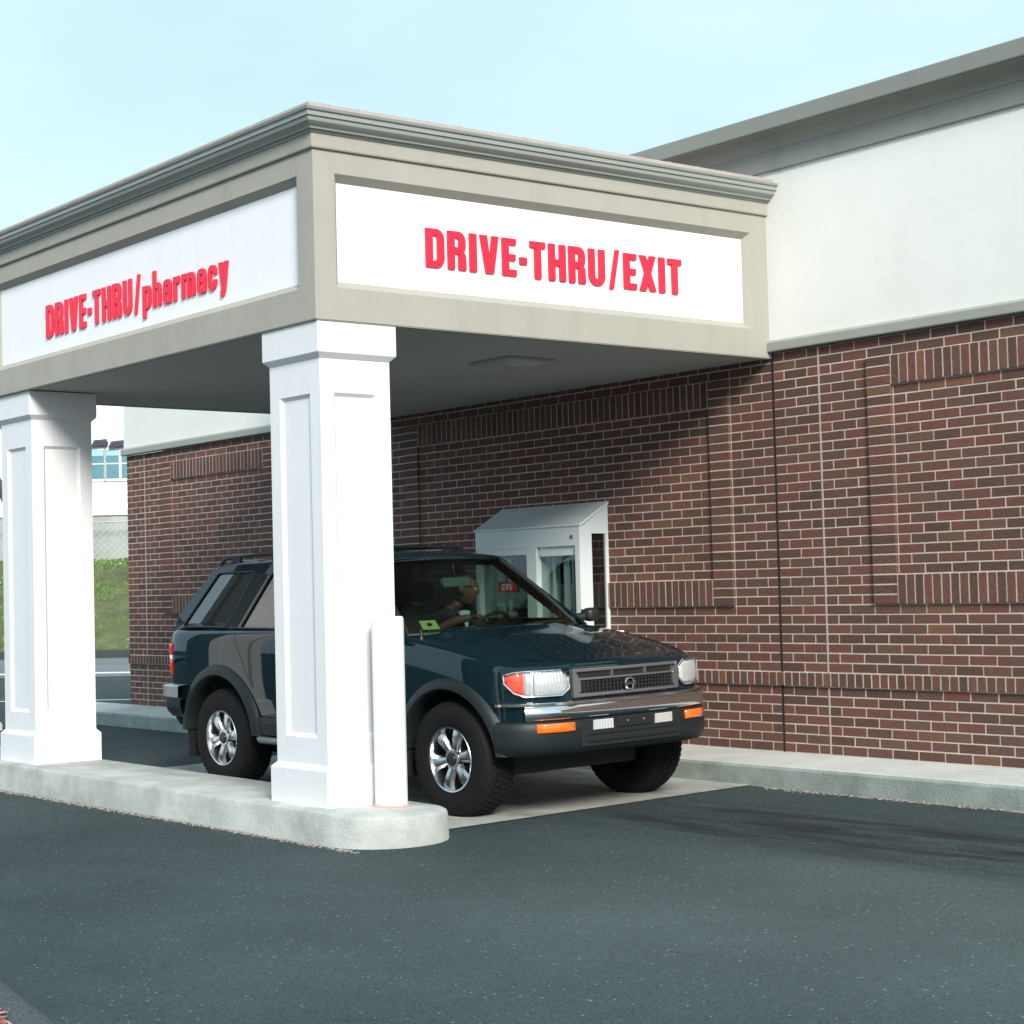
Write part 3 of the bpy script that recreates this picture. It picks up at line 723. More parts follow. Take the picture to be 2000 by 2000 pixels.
for ch, x in (('C', -.062), ('V', -.018), ('S', .026)): cvs(ch, x)


# ------------------------------------------------------------------ car
TH = math.atan(.027); CYC = -2.065
car = empty('parked_suv', (-.21, CYC, gz(CYC)+.006), 'dark teal four-door SUV stopped under the canopy at the drive-up window', 'car')
car.rotation_euler = (TH, 0, 0)
def lerp(a, b_, t): return a+(b_-a)*t
def interp(x, tab):
    if x <= tab[0][0]: return tab[0][1]
    for (a, p), (d, q) in zip(tab, tab[1:]):
        if x <= d:
            t = (x-a)/(d-a); return p+(q-p)*t
    return tab[-1][1]
def catmull(pts, n):
    pts = [Vector(p) for p in pts]; res = []
    L = [0]
    for a, d in zip(pts, pts[1:]): L.append(L[-1]+(d-a).length)
    for k in range(n+1):
        s = L[-1]*k/n; i = 0
        while i < len(pts)-2 and L[i+1] < s: i += 1
        t = (s-L[i])/(L[i+1]-L[i]); p1, p2 = pts[i], pts[i+1]; p0 = pts[i-1] if i else p1*2-p2; p3 = pts[i+2] if i+2 < len(pts) else p2*2-p1
        res.append(.5*((2*p1)+(p2-p0)*t+(2*p0-5*p1+4*p2-p3)*t*t+(3*p1-p0-3*p2+p3)*t**3))
    return res
HALF = [(-3.57, 0), (-3.567, .45), (-3.553, .68), (-3.51, .79), (-3.42, .842), (-3.15, .864), (-2.7, .872), (-2.0, .878), (-1.2, .88), (-.5, .877), (0, .870), (.25, .862), (.42, .846), (.52, .815), (.60, .755), (.655, .66), (.69, .53), (.712, .36), (.722, .18), (.725, 0)]
OUT = catmull(HALF, 96)      # left half, rear centre -> front centre, y >= 0
OUT[0].y = 0; OUT[-1].y = 0
def side_y(x):               # half width of the body at station x
    best = 0
    for a, d in zip(OUT, OUT[1:]):
        if a.x <= x <= d.x: best = max(best, lerp(a.y, d.y, (x-a.x)/max(1e-6, d.x-a.x)))
    return best
def front_x(y):
    y = abs(y)
    for a, d in zip(OUT[::-1], OUT[-2::-1]):
        if a.y <= y <= d.y: return lerp(a.x, d.x, (y-a.y)/max(1e-6, d.y-a.y))
    return OUT[-1].x
ZSH = [(-3.7, 1.165), (-3.35, 1.185), (-2.0, 1.185), (-.6, 1.165), (-.4, 1.135), (0, 1.075), (.3, 1.015), (.5, .968), (.62, .945), (.74, .937)]
def zsh(x): return interp(x, ZSH)
def norm2(i):
    a = OUT[max(0, i-1)]; d = OUT[min(len(OUT)-1, i+1)]
    if i == 0: return Vector((-1, 0))
    if i == len(OUT)-1: return Vector((1, 0))
    t = (d-a).normalized(); return Vector((-t.y, t.x))   # outward (left side, going forward)
LEV = [(lambda x: .41, .12), (lambda x: .425, .05), (lambda x: .47, .022), (lambda x: .56, .006), (lambda x: .70, 0), (lambda x: .82, -.004), (lambda x: zsh(x)-.17, 0), (lambda x: zsh(x)-.09, .006), (lambda x: zsh(x)-.035, .018), (lambda x: zsh(x)-.010, .034), (lambda x: zsh(x), .052), (lambda x: zsh(x)-.006, .095), (lambda x: zsh(x)-.03, .11), (lambda x: min(.95, zsh(x)-.12), .115)]
n_ = len(OUT); ringi = [(i, 1) for i in range(n_)]+[(i, -1) for i in range(n_-2, 0, -1)]
b = MB(); P = len(LEV)
for i, s in ringi:
    p, nn = OUT[i], norm2(i)
    for zf, ins in LEV:
        q = p-nn*ins; b.v.append((q.x, s*q.y, zf(p.x)))
RN = len(ringi)
for i in range(RN):
    j = (i+1) % RN
    for k in range(P-1): b.face([i*P+k, j*P+k, j*P+k+1, i*P+k+1])
half = n_-1
for k, rev in ((0, True), (P-1, False)):     # bottom and tub floor: quads across from left to right
    for i in range(half):
        a0, a1 = i, i+1; c0, c1 = (RN-i) % RN, (RN-i-1) % RN
        ids = [a0*P+k, a1*P+k, c1*P+k, c0*P+k]
        ids = list(dict.fromkeys(ids))
        if len(ids) >= 3: b.face(ids)
body = b.build('body', [PAINT, DARK_IN], car, smooth=True, sharp=40)
RB, FR_, RR_ = .372, .452, .482
AX = (0.0, -2.70); HZ = .362
for ax, rad in ((AX[0], FR_), (AX[1], RR_)):
    for s in (1, -1):
        cb = MB(); cb.grid(lambda i, j: (ax+rad*math.cos(i*2*math.pi), s*(.52+.6*j), HZ+rad*math.sin(i*2*math.pi)), 48, 1, cu=True)
        cb.face([k*2 for k in range(48)]); cb.face([k*2+1 for k in range(48)])
        co = cb.build('cutter', [DARK_IN], car)
        m = body.modifiers.new('arch', 'BOOLEAN'); m.operation = 'DIFFERENCE'; m.object = co; m.solver = 'EXACT'; m.material_mode = 'TRANSFER'
# door shut lines cut as grooves
for xs_ in ([(-.52, .46), (-.50, .8), (-.56, 1.16)], [(-1.66, .46), (-1.66, 1.16)], [(-2.26, .80), (-2.36, .95), (-2.50, 1.18)]):
    for s in (1, -1):
        cb = MB()
        for (x0, z0), (x1, z1) in zip(xs_, xs_[1:]):
            k = len(cb.v); g = .0035
            for (x, z) in ((x0, z0-.004), (x1, z1+.004)):
                for dx in (-g, g):
                    for y in (.852, .95): cb.v.append((x+dx, s*y, z))
            for q in ((0, 1, 3, 2), (4, 6, 7, 5), (0, 4, 5, 1), (2, 3, 7, 6), (0, 2, 6, 4), (1, 5, 7, 3)): cb.face([k+i for i in q])
        co = cb.build('cutter', [DARK_IN], car)
        m = body.modifiers.new('gap', 'BOOLEAN'); m.use_self = True; m.operation = 'DIFFERENCE'; m.object = co; m.solver = 'EXACT'; m.material_mode = 'TRANSFER'
dg = bpy.context.evaluated_depsgraph_get(); dg.update()
me = bpy.data.meshes.new_from_object(body.evaluated_get(dg))
body.modifiers.clear(); body.data = me; me.shade_smooth(); me.set_sharp_from_angle(angle=R(32))
for ob in [o_ for o_ in bpy.data.objects if o_.name.startswith('cutter')]: bpy.data.objects.remove(ob)

# hood
def hoodp(i, j):
    f = i*2-1; t = j
    xc = -.43+.085*(1-f*f); yf = .775*f; xf = front_x(yf)-.050-.012*abs(f)**4
    x = lerp(xc, xf, t); yy = f*(lerp(.822, .775, t) if x < .2 else min(lerp(.822, .775, t), side_y(min(x, .6))-.050)); ze = zsh(min(x+.04*t, .735))+.0015
    cr = lerp(.048, .022, t)*(1-abs(f)**2.4)+.010*math.exp(-((abs(f)-.52)/.10)**2)*(1-t*.6)
    roll = -.020*max(0, (t-.90)/.10)**2
    return (x, yy, ze+cr+roll)
MB().grid(hoodp, 36, 30).build('hood', PAINT, car, smooth=True, sharp=60, solid=.012)
# cowl panel under the windscreen
MB().grid(lambda i, j: (lerp(-.56, -.36, j)+.05*(1-(2*i-1)**2), lerp(-.80, .80, i), 1.125+.015*(1-(2*i-1)**2)), 16, 1).build('cowl', BLACK, car, solid=.01)

# greenhouse
def tumble(z): return lerp(.842, .648, (z-1.17)/(1.66-1.17))
def sidefn(s): return lambda x, z, d: (x, s*(min(tumble(z), side_y(max(x, -3.56))-.036-max(0, z-1.17)*.1)-d), z)
OUTL = [(-.46, 1.145), (-1.115, 1.635), (-1.30, 1.668), (-2.0, 1.685), (-2.80, 1.680), (-2.98, 1.668), (-3.06, 1.63), (-3.25, 1.43), (-3.38, 1.29), (-3.49, 1.165), (-2.0, 1.165), (-.6, 1.150)]
WF = [(-.70, 1.185), (-1.235, 1.598), (-1.60, 1.612), (-1.655, 1.19)]
WR = [(-1.745, 1.195), (-1.70, 1.613), (-2.205, 1.610), (-2.44, 1.198)]
WQ = [(-2.64, 1.205), (-2.44, 1.622), (-2.965, 1.618), (-3.275, 1.21)]
WV = [(-2.245, 1.612), (-2.38, 1.612), (-2.56, 1.24), (-2.49, 1.2)]
def rnd_poly(pl, r=.03, n=4):
    res = []; m = len(pl)
    for i in range(m):
        p0, p1, p2 = Vector(pl[i-1]), Vector(pl[i]), Vector(pl[(i+1) % m])
        a = p1+(p0-p1).normalized()*r; d = p1+(p2-p1).normalized()*r
        for k in range(n+1):
            t = k/n; res.append(tuple(a*(1-t)**2+p1*2*t*(1-t)+d*t*t))
    return res
for s in (1, -1):
    g = MB(); g.prism(OUTL, sidefn(s), 0, .035, [rnd_poly(WF), rnd_poly(WR), rnd_poly(WQ)])
    g.build('pillar_frame', PAINT, car, bevel=.004)
    for wn, gm in ((WF, GLASS_S), (WR, GLASS_M), (WQ, GLASS_D)):
        g = MB(); g.prism(rnd_poly(wn), sidefn(s), .010, .014); g.build('side_window', gm, car)
        # black rubber surround
        pl = rnd_poly(wn, .03, 4); g = MB(); g.tube([sidefn(s)(x, z, .002) for x, z in pl], .007, 6, closed=True); g.build('window_seal', BLACK, car, smooth=True)
    # dark pillar applique between rear door and quarter glass
    g = MB(); g.prism([(-2.262, 1.600), (-2.42, 1.606), (-2.615, 1.215), (-2.485, 1.205)], sidefn(s), -.003, .001); g.build('pillar_trim', plain('pillar_black', (.006, .010, .012), .6, spec=.2), car)
def wsx(i, j):    # windscreen
    f = 2*i-1; t = j; yb, yt = .765, .612
    return (lerp(-.50+.13*(1-f*f), -1.125+.085*(1-f*f), t)+.02*math.sin(t*math.pi), lerp(yb, yt, t)*f, lerp(1.145, 1.640+.018*(1-f*f), t)+.012*math.sin(t*math.pi))
MB().grid(wsx, 20, 14).build('windscreen', GLASS, car, smooth=True)
def ring_on(fn, w_, lift, closed=True):
    pts = [fn(k/20, 0) for k in range(21)]+[fn(1, k/14) for k in range(1, 15)]+[fn(1-k/20, 1) for k in range(1, 21)]+[fn(0, 1-k/14) for k in range(1, 14)]
    return pts
MB().tube(ring_on(wsx, 0, 0), .016, 8, closed=True).build('windscreen_seal', BLACK, car, smooth=True)
def rear(i, j):
    f = 2*i-1; return (lerp(-3.535, -3.075, j)-.03*(1-f*f), lerp(.745, .60, j)*f, lerp(1.18, 1.635, j))
MB().grid(lambda i, j: rear(.08+.84*i, .08+.86*j), 12, 6).build('rear_window', GLASS_D, car, smooth=True)
g = MB(); N_ = 14
def rfr(o_):
    return None
fr0 = [(0, 0), (1, 0), (1, 1), (0, 1)]; fr1 = [(.08, .08), (.92, .08), (.92, .94), (.08, .94)]
for k in range(4):
    k2 = (k+1) % 4
    def seg(i, j, k=k, k2=k2):
        a = (lerp(fr0[k][0], fr0[k2][0], i), lerp(fr0[k][1], fr0[k2][1], i)); d = (lerp(fr1[k][0], fr1[k2][0], i), lerp(fr1[k][1], fr1[k2][1], i))
        return rear(lerp(a[0], d[0], j), lerp(a[1], d[1], j))
    g.grid(seg, 12, 1)
g.build('tailgate_frame', PAINT, car, solid=.03)
def roofp(i, j):
    f = 2*i-1; x = lerp(-1.10+.075*(1-f*f), -3.065-.02*(1-f*f), j)
    z = interp(x, [(-3.1, 1.648), (-2.8, 1.690), (-2.0, 1.700), (-1.3, 1.682), (-1.0, 1.640)])
    return (x, .632*f, z+.035*(1-abs(f)**2.2)-(.012 if abs(f) > .99 else 0))
MB().grid(roofp, 24, 24).build('roof', PAINT, car, smooth=True, sharp=60, solid=.02)
# roof rack
rk = empty('roof_rack', parent=car)
for s in (1, -1):
    pts = [(-1.40, s*.555, 1.690), (-1.46, s*.555, 1.728), (-1.60, s*.555, 1.742), (-2.2, s*.555, 1.752), (-2.85, s*.555, 1.742), (-3.02, s*.555, 1.728), (-3.09, s*.555, 1.690)]
    MB().tube([tuple(p) for p in catmull([p for p in pts], 24)], .014, 8).build('side_rail', BLACK, rk, smooth=True)
    for x in (-1.62, -2.30, -2.86): boxob('rail_foot', BLACK, (x-.06, x+.06, s*.555-.013, s*.555+.013, 1.685, 1.738), rk, bevel=.005)
for x in (-1.85, -2.62): MB().tube([(x, -.55, 1.752), (x, -.3, 1.760), (x, .3, 1.760), (x, .55, 1.752)], .012, 8).build('cross_bar', BLACK, rk, smooth=True)

# flares
def flare(ax, s, rin, rout, a0, a1, name='wheel_flare'):
    def fn(i, j):
        a = lerp(a0, a1, i); prof = [(-.10, -.02), (-.10, 0.0), (.030, 0.0), (.040, .12), (.036, .45), (.020, .85), (-.004, 1.0)]
        o_, t = prof[round(j*6)]; low = max(0, -math.sin(a)*1.0)
        r = lerp(rin, rout+low*.05, t); x = ax+r*math.cos(a); z = max(.405, HZ+r*math.sin(a))
        return (x, s*(side_y(min(max(x, -3.3), .60))+o_), z)
    MB().grid(fn, 44, 6).build(name, GREYP, car, smooth=True, sharp=50)
for s in (1, -1):
    flare(AX[0], s, .446, .525, R(-8), R(188)); flare(AX[1], s, .476, .565, R(-12), R(190))
    # sill cladding and step bar
    b = MB(); b.grid(lambda i, j: (lerp(-2.18, -.50, i), s*([.80, .885, .888, .880][round(j*3)]), [.405, .415, .50, .545][round(j*3)]), 6, 3); b.build('sill_cladding', GREYP, car, solid=.01)
    MB().tube([(-2.20, s*.80, .40), (-2.19, s*.86, .385), (-2.12, s*.90, .38), (-.62, s*.90, .38), (-.55, s*.86, .385), (-.54, s*.80, .40)], .026, 10).build('step_bar', plain('step_alloy', (.35, .36, .36), .35, metal=.8), car, smooth=True)
    # mud flaps
    boxob('mud_flap', BLACK, (-3.20, -3.185, min(s*.70, s*.87), max(s*.70, s*.87), .19, .50), car, bevel=.004)
    boxob('mud_flap', BLACK, (-.475, -.46, min(s*.70, s*.86), max(s*.70, s*.86), .22, .50), car, bevel=.004)
# underbody
boxob('underbody', DARK_IN, (-3.30, .22, -.58, .58, .24, .43), car, bevel=.03)
MB().tube([(-2.70, -.7, .36), (-2.70, .7, .36)], .05, 10).build('axle', DARK_IN, car)
MB().tube([(0, -.7, .34), (0, .7, .34)], .04, 10).build('axle', DARK_IN, car)

# wheels
tp = [(.205, -.108), (.215, -.116), (.255, -.127), (.300, -.130), (.338, -.124), (.356, -.110), (.366, -.095), (.372, -.060), (.3735, 0), (.372, .060), (.366, .095), (.356, .110), (.338, .124), (.300, .130), (.255, .127), (.215, .116), (.205, .108)]
def wheel(ax, s):
    wv = empty('wheel', parent=car); wv.location = (ax, s*.752, HZ)
    fn = lambda x, y, z: (x, s*z, y)
    tyre = MB().lathe(tp, 64, fn).build('tyre', RUBBER, wv, smooth=True, sharp=40)
    b = MB()                                        # tread lugs
    for k in range(56):
        a = 2*math.pi*k/56
        for row, (h0, h1, r0, r1, off) in enumerate(((.062, .121, .371, .345, 0), (.006, .052, .3735, .373, .5), (-.052, -.006, .3735, .373, 0), (-.121, -.062, .345, .371, .5))):
            aa = a+off*2*math.pi/56; da = .036; q = len(b.v)
            ra, rb_ = (r0, r1) if h0 > 0 else (r0, r1)
            for lift in (-.004, .007):
                for (h, rr_) in ((h0, ra), (h1, rb_)):
                    for dd in (-da, da):
                        th = aa+dd+(.02 if h > 0 else -.02)*(abs(h)*12); b.v.append(fn((rr_+lift)*math.cos(th), (rr_+lift)*math.sin(th), h))
            for f in ((0, 1, 3, 2), (4, 6, 7, 5), (0, 4, 5, 1), (2, 3, 7, 6), (0, 2, 6, 4), (1, 5, 7, 3)): b.face([q+i for i in f])
    b.build('tread', RUBBER, tyre)
    rim = MB().lathe([(.205, .108), (.212, .118), (.209, .122), (.200, .118), (.194, .100), (.188, .02), (.186, -.10)], 64, fn).build('rim', ALLOY, wv, smooth=True, sharp=30)
    MB().lathe([(.187, .0), (.10, -.01), (0, -.01)], 40, fn).build('brake_shadow', ALLOY_D, wv)
    # six broad spokes in one casting with the hub
    b = MB()
    for k in range(6):
        a = k*math.pi/3+.2; ca, sa = math.cos(a), math.sin(a); q = len(b.v)
        sec_ = [(.045, .030, .088, .050), (.085, .035, .097, .052), (.130, .040, .104, .056), (.168, .048, .102, .050), (.196, .056, .096, .030)]
        for r_, hw, top, bot in sec_:
            for (yy, zz) in ((-hw, bot), (-hw, top-.020), (-hw*.62, top), (0, top+.006), (hw*.62, top), (hw, top-.020), (hw, bot)):
                b.v.append(fn(r_*ca-yy*sa, r_*sa+yy*ca, zz))
        for i in range(4):
            for j in range(6): b.face([q+i*7+j, q+(i+1)*7+j, q+(i+1)*7+j+1, q+i*7+j+1])
    b.lathe([(.066, .05), (.066, .098), (.058, .104), (.045, .104), (.043, .096), (.0, .096)], 32, fn)
    b.build('spokes', ALLOY, rim, smooth=True, sharp=35)
    MB().lathe([(.042, .097), (.041, .112), (.034, .118), (0, .120)], 24, fn).build('hub_cap', plain('hub_dark', (.05, .055, .06), .3, metal=.7), rim, smooth=True)
    b = MB()
    for k in range(6):
        a = k*math.pi/3+.2+math.pi/6; b.lathe([(.009, .085), (.009, .103), (0, .105)], 8, lambda x, y, z, a=a: fn(x+.055*math.cos(a), y+.055*math.sin(a), z))
    return wv
for ax in AX:
    for s in (1, -1): wheel(ax, s)

# front bumper swept round the nose
NB = [i for i, p in enumerate(OUT) if p.x > .40]
FP = [(OUT[i].x, OUT[i].y, norm2(i)) for i in NB]
FP = FP+[(x, -y, Vector((n1.x, -n1.y))) for x, y, n1 in FP[-2::-1]]
def nose(prof, lo=0, hi=None):
    seq = FP[lo:hi]; P = len(prof); b = MB()
    b.grid(lambda i, j: (lambda f, q: (f[0]+f[2].x*q[0], f[1]+f[2].y*q[0], q[1]))(seq[round(i*(len(seq)-1))], prof[round(j*(P-1))]), len(seq)-1, P-1)
    return b
bum = empty('front_bumper', parent=car)
nose([(-.01, .736), (.028, .734), (.036, .728), (.036, .714), (.028, .710)]).build('bumper_cap', CHROME, bum, smooth=True, sharp=50)
nose([(.026, .711), (.040, .706), (.049, .694), (.051, .66), (.046, .630), (.030, .619), (-.01, .617)], 3, -3).build('chrome_bar', CHROME, bum, smooth=True, sharp=50)
nose([(.0, .618), (.034, .616), (.047, .600), (.052, .56), (.050, .48), (.040, .435), (.018, .405), (-.06, .395)]).build('lower_valance', GREYP, bum, smooth=True, sharp=60)
def on_nose(y, off): return front_x(y)+off
def fpatch(name, m, y0, y1, z0, z1, off, parent, depth=.02, n=10, r=.012):
    k = max(2, int(abs(y1-y0)/.03)); b = MB()
    sec_ = [(-depth, 0, z0), (-.003, 0, z0), (0, 1, z0+.003), (0, 1, z1-.003), (-.003, 0, z1), (-depth, 0, z1)]
    if y0 > y1: y0, y1 = y1, y0
    b.grid(lambda i, j: (lambda q: (on_nose(lerp(y0, y1, i), off+q[0]), lerp(y0+.003*q[1], y1-.003*q[1], i), q[2]))(sec_[round(j*6) % 6]), k, 6, cv=True)
    n6 = len(b.v); b.face(list(range(6))); b.face(list(range(n6-6, n6)))
    return b.build(name, m, parent)
# nose panels follow the plan curve in the normal direction near the corners
def npatch(name, m, i0, i1, zl, zh, off, parent, side=1, bulge=0, nz_=6, depth=.02, smooth=True):
    seq = [(OUT[i].x, OUT[i].y, norm2(i)) for i in range(i0, i1+1)]; b = MB()
    def fn(i, j):
        x, y, nn = seq[round(i*(len(seq)-1))]; o_ = off+bulge*math.sin(math.pi*j)*(.4+.6*math.sin(math.pi*i))
        return (x+nn.x*o_, side*(y+nn.y*o_), lerp(zl(i), zh(i), j))
    b.grid(fn, len(seq)-1, nz_); ob = b.build(name, m, parent, smooth=smooth, sharp=60)
    md = ob.modifiers.new('solid', 'SOLIDIFY'); md.thickness = depth; md.offset = -1 if side > 0 else -1
    return ob
def idx(cond): return [i for i, p in enumerate(OUT) if cond(p)]
hl_i = idx(lambda p: p.x > .47 and p.y > .47); h0, h1 = hl_i[0], hl_i[-1]
for s in (1, -1):
    hl = empty('headlight', parent=car)
    zl = lambda t: .776+.085*max(0, 1-t/.34)**2.2+.040*max(0, (t-.86)/.14)**2; zh = lambda t: .922-.020*max(0, 1-t/.30)**2-.045*max(0, (t-.88)/.12)**1.6
    hs = h0+max(1, round((h1-h0)*.24))
    t0 = (hs-h0)/(h1-h0)
    npatch('turn_lens', LENS_T, h0, hs, lambda t: zl(t*t0), lambda t: zh(t*t0), .010, hl, s, .006)
    npatch('lens', LAMP, hs, h1, lambda t: zl(t0+t*(1-t0)), lambda t: zh(t0+t*(1-t0)), .012, hl, s, .010)
    seq = [(OUT[i].x, OUT[i].y, norm2(i)) for i in range(h0, h1+1)]; L = len(seq)-1
    pt = [(x+nn.x*.014, s*(y+nn.y*.014), zl(k/L)-.006) for k, (x, y, nn) in enumerate(seq)]
    pt += [(x+nn.x*.014, s*(y+nn.y*.014), zh(k/L)+.004) for k, (x, y, nn) in list(enumerate(seq))[::-1]]
    MB().tube(pt, .007, 8, closed=True).build('chrome_surround', CHROME, hl, smooth=True)
    im = (hs*2+h1)//3; x, y, nn = OUT[im].x, OUT[im].y, norm2(im)
    MB().tube([(x+nn.x*.024, s*(y+nn.y*.024), .785), (x+nn.x*.026, s*(y+nn.y*.026), .915)], .0035, 6).build('lens_divider', plain('lens_rib', (.25, .27, .28), .3), hl)
    # bumper lamps
    sg_i = idx(lambda p: p.x > .55 and .45 < p.y < .73)
    npatch('bumper_indicator', LENS_O, sg_i[0], sg_i[-1], lambda t: .548, lambda t: .604, .058, bum, s, .006, depth=.02)
    yv = .265; fo_ = fpatch('fog_lamp', LAMP, s*yv-.082, s*yv+.082, .545, .606, .060, bum, .03)
fpatch('intake', BLACK, -.43, .43, .445, .612, .0535, bum, .012)
fpatch('intake_bar', GREYP, -.40, .40, .470, .486, .060, bum, .01, r=.004)
fpatch('intake_bar', GREYP, -.40, .40, .515, .527, .058, bum, .01, r=.004)
fpatch('plate_bracket', BLACK, -.15, .15, .55, .612, .064, bum, .02)
for y in (-.07, .07): MB().lathe([(.008, 0), (.008, .006), (0, .007)], 10, lambda a, d, h, y=y: (on_nose(y, .064)+h, y+a, .585+d)).build('plate_bolt', CHROME, bum)
# grille
gr = empty('grille', parent=car)
fpatch('grille_backing', BLACK, -.455, .455, .762, .915, .010, gr, .03)
for z0, z1, y0, y1 in ((.905, .924, -.46, .46), (.853, .866, -.44, .44), (.752, .770, -.46, .46)): fpatch('grille_bar', SATIN, y0, y1, z0, z1, .026, gr, .03, r=.005)
for s in (1, -1):
    b = MB(); b.prism([(s*.425, .765), (s*.462, .757), (s*.462, .918), (s*.445, .918), (s*.405, .850), (s*.405, .79)], lambda y, z, d: (on_nose(y, .028+d), y, z), -.03, 0); b.build('grille_bar', SATIN, gr)
for y in (-.145, .145): b = MB(); b.prism([(y-.007, .864), (y+.007, .864), (y+.007, .907), (y-.007, .907)], lambda a, z, d: (on_nose(a, .0265+d), a, z), -.02, 0); b.build('grille_bar', SATIN, gr)
b = MB()
for k in range(27):
    y = -.40+k*.8/26
    b.prism([(y-.003, .772), (y+.003, .772), (y+.003, .852), (y-.003, .852)], lambda a, z, d: (on_nose(a, .017+d), a, z), -.012, 0)
for z in (.79, .812, .834): b.prism([(lerp(-.40, .40, q/16), z-.003) for q in range(17)]+[(lerp(.40, -.40, q/16), z+.003) for q in range(17)], lambda a, zz, d: (on_nose(a, .0185+d), a, zz), -.012, 0)
b.build('grille_mesh', plain('mesh_dark', (.03, .032, .034), .4), gr)
em = empty('emblem', parent=gr) if False else None
b = MB(); N_ = 32
b.grid(lambda i, j: (front_x(0)+.030+.006*math.sin(j*2*math.pi), (.036+.007*math.cos(j*2*math.pi))*math.cos(i*2*math.pi), .811+(.036+.007*math.cos(j*2*math.pi))*math.sin(i*2*math.pi)), 32, 8, cu=True, cv=True)
b.box(front_x(0)+.020, front_x(0)+.037, -.052, .052, .804, .818)
b.build('emblem', CHROME, gr, smooth=True, sharp=40)

# rear bumper and tail lamps
rb_i = idx(lambda p: p.x < -3.20)
RP = [(OUT[i].x, OUT[i].y, norm2(i)) for i in rb_i][::-1]
RP = RP+[(x, -y, Vector((nn.x, -nn.y))) for x, y, nn in RP[-2::-1]]
def tail(prof, m, name, parent):
    P = len(prof); b = MB()
    b.grid(lambda i, j: (lambda f, q: (f[0]+f[2].x*q[0], f[1]+f[2].y*q[0], q[1]))(RP[round(i*(len(RP)-1))], prof[round(j*(P-1))]), len(RP)-1, P-1)
    return b.build(name, m, parent, smooth=True, sharp=50)
rbm = empty('rear_bumper', parent=car)
tail([(-.01, .752), (.060, .750), (.075, .742), (.078, .66), (.06, .645), (.0, .643)], plain('bumper_silver', (.42, .44, .45), .3, metal=.7), 'chrome_bar', rbm)
tail([(.0, .645), (.055, .643), (.062, .60), (.045, .54), (.01, .50), (-.05, .49)], GREYP, 'lower_valance', rbm)
for s in (1, -1):
    ti = idx(lambda p: p.x < -3.43 and p.y > .52)
    tl = empty('tail_light', parent=car)
    npatch('red_lens', LENS_R, ti[0], ti[-1], lambda t: .83, lambda t: .945, .012, tl, s, .006)
    npatch('clear_lens', plain('reverse_lens', (.6, .58, .56), .2), ti[0], ti[-1], lambda t: .946, lambda t: .985, .012, tl, s, .004)
    npatch('red_lens', LENS_R, ti[0], ti[-1], lambda t: .986, lambda t: 1.075, .012, tl, s, .006)
MB().tube([(-3.52, -.45, .44), (-3.52, .05, .44)], .03, 8).build('tow_bar', BLACK, car)
# mirrors, antenna, wipers
for s in (1, -1):
    mr = empty('door_mirror', parent=car)
    def mfn(i, j, s=s):
        a, p_ = i*2*math.pi, (j-.5)*math.pi; cx_ = math.copysign(abs(math.cos(a))**.6, math.cos(a)); sx_ = math.copysign(abs(math.sin(a))**.6, math.sin(a)); cp_ = math.cos(p_)**.5
        return (-.53+.05*math.sin(p_), s*(.945+.064*cx_*cp_), 1.208+.050*sx_*cp_)
    MB().grid(mfn, 28, 12, cu=True).build('mirror_shell', GREYP if False else BLACK, mr, smooth=True)
    MB().grid(lambda i, j, s=s: (-.5815, s*(.945+.048*(2*i-1)), 1.208+.038*(2*j-1)), 1, 1).build('mirror_glass', CHROME, mr)
    MB().tube([(-.57, s*.78, 1.18), (-.545, s*.92, 1.20)], .032, 8).build('mirror_arm', BLACK, mr)
MB().lathe([(.016, 0), (.014, .02), (.008, .03), (.0065, .075), (0, .078)], 12, lambda x, y, z: (-.30+x, -.815+y, 1.118+z)).build('antenna', BLACK, car, smooth=True)
for y0, y1, x0 in ((.10, .62, 0), (-.52, .04, 0)):
    MB().tube([(-.40, y0, 1.165), (-.43, (y0+y1)/2, 1.182), (-.47, y1, 1.178)], .006, 6).build('wiper', BLACK, car)
# interior
it = empty('interior', parent=car)
b = MB(); b.grid(lambda i, j: ([-.52, -.62, -.86, -.98, -.99, -.95][round(j*5)], lerp(-.70, .70, i), [1.12, 1.145, 1.150, 1.12, 1.02, .90][round(j*5)]), 8, 5)
b.build('dashboard', plain('dash_vinyl', (.03, .034, .033), .6), it, smooth=True, sharp=60)
def seat(y, x0=-1.62):
    st = empty('seat', parent=it)
    def back(i, j):
        a = i*2*math.pi; t = j; wv = .23*lerp(1, .82, t**3); th_ = .065
        cx_ = math.copysign(abs(math.cos(a))**.5, math.cos(a)); sx_ = math.copysign(abs(math.sin(a))**.5, math.sin(a))
        return (x0-.12*t+th_*sx_*(1-.4*t), y+wv*cx_, lerp(.72, 1.30, t))
    b = MB(); b.grid(back, 24, 10, cu=True); b.face([k*11+10 for k in range(24)]); b.build('seat_back', SEATD, st, smooth=True, sharp=60)
    hr = MB(); hr.grid(lambda i, j: (x0-.13+.05*math.copysign(abs(math.sin(i*2*math.pi))**.6, math.sin(i*2*math.pi))*math.sin(j*math.pi)**.5, y+.125*math.copysign(abs(math.cos(i*2*math.pi))**.6, math.cos(i*2*math.pi))*math.sin(j*math.pi)**.5, lerp(1.33, 1.50, j)), 20, 8, cu=True)
    hr.build('head_rest', SEATD, st, smooth=True, sharp=70)
    boxob('seat_cushion', SEATD, (x0, x0+.48, y-.24, y+.24, .60, .78), st, bevel=.05)
seat(.37); seat(-.37)
b = MB().box(-2.55, -2.42, -.62, .62, .75, 1.28); b.build('rear_seat_back', SEATM, it, bevel=.04)
SWC, SWN = Vector((-.97, .37, 1.085)), Vector((-.90, 0, .44)).normalized()
e1 = Vector((0, 1, 0)); e2 = SWN.cross(e1).normalized(); e2 = e2 if e2.z > 0 else -e2
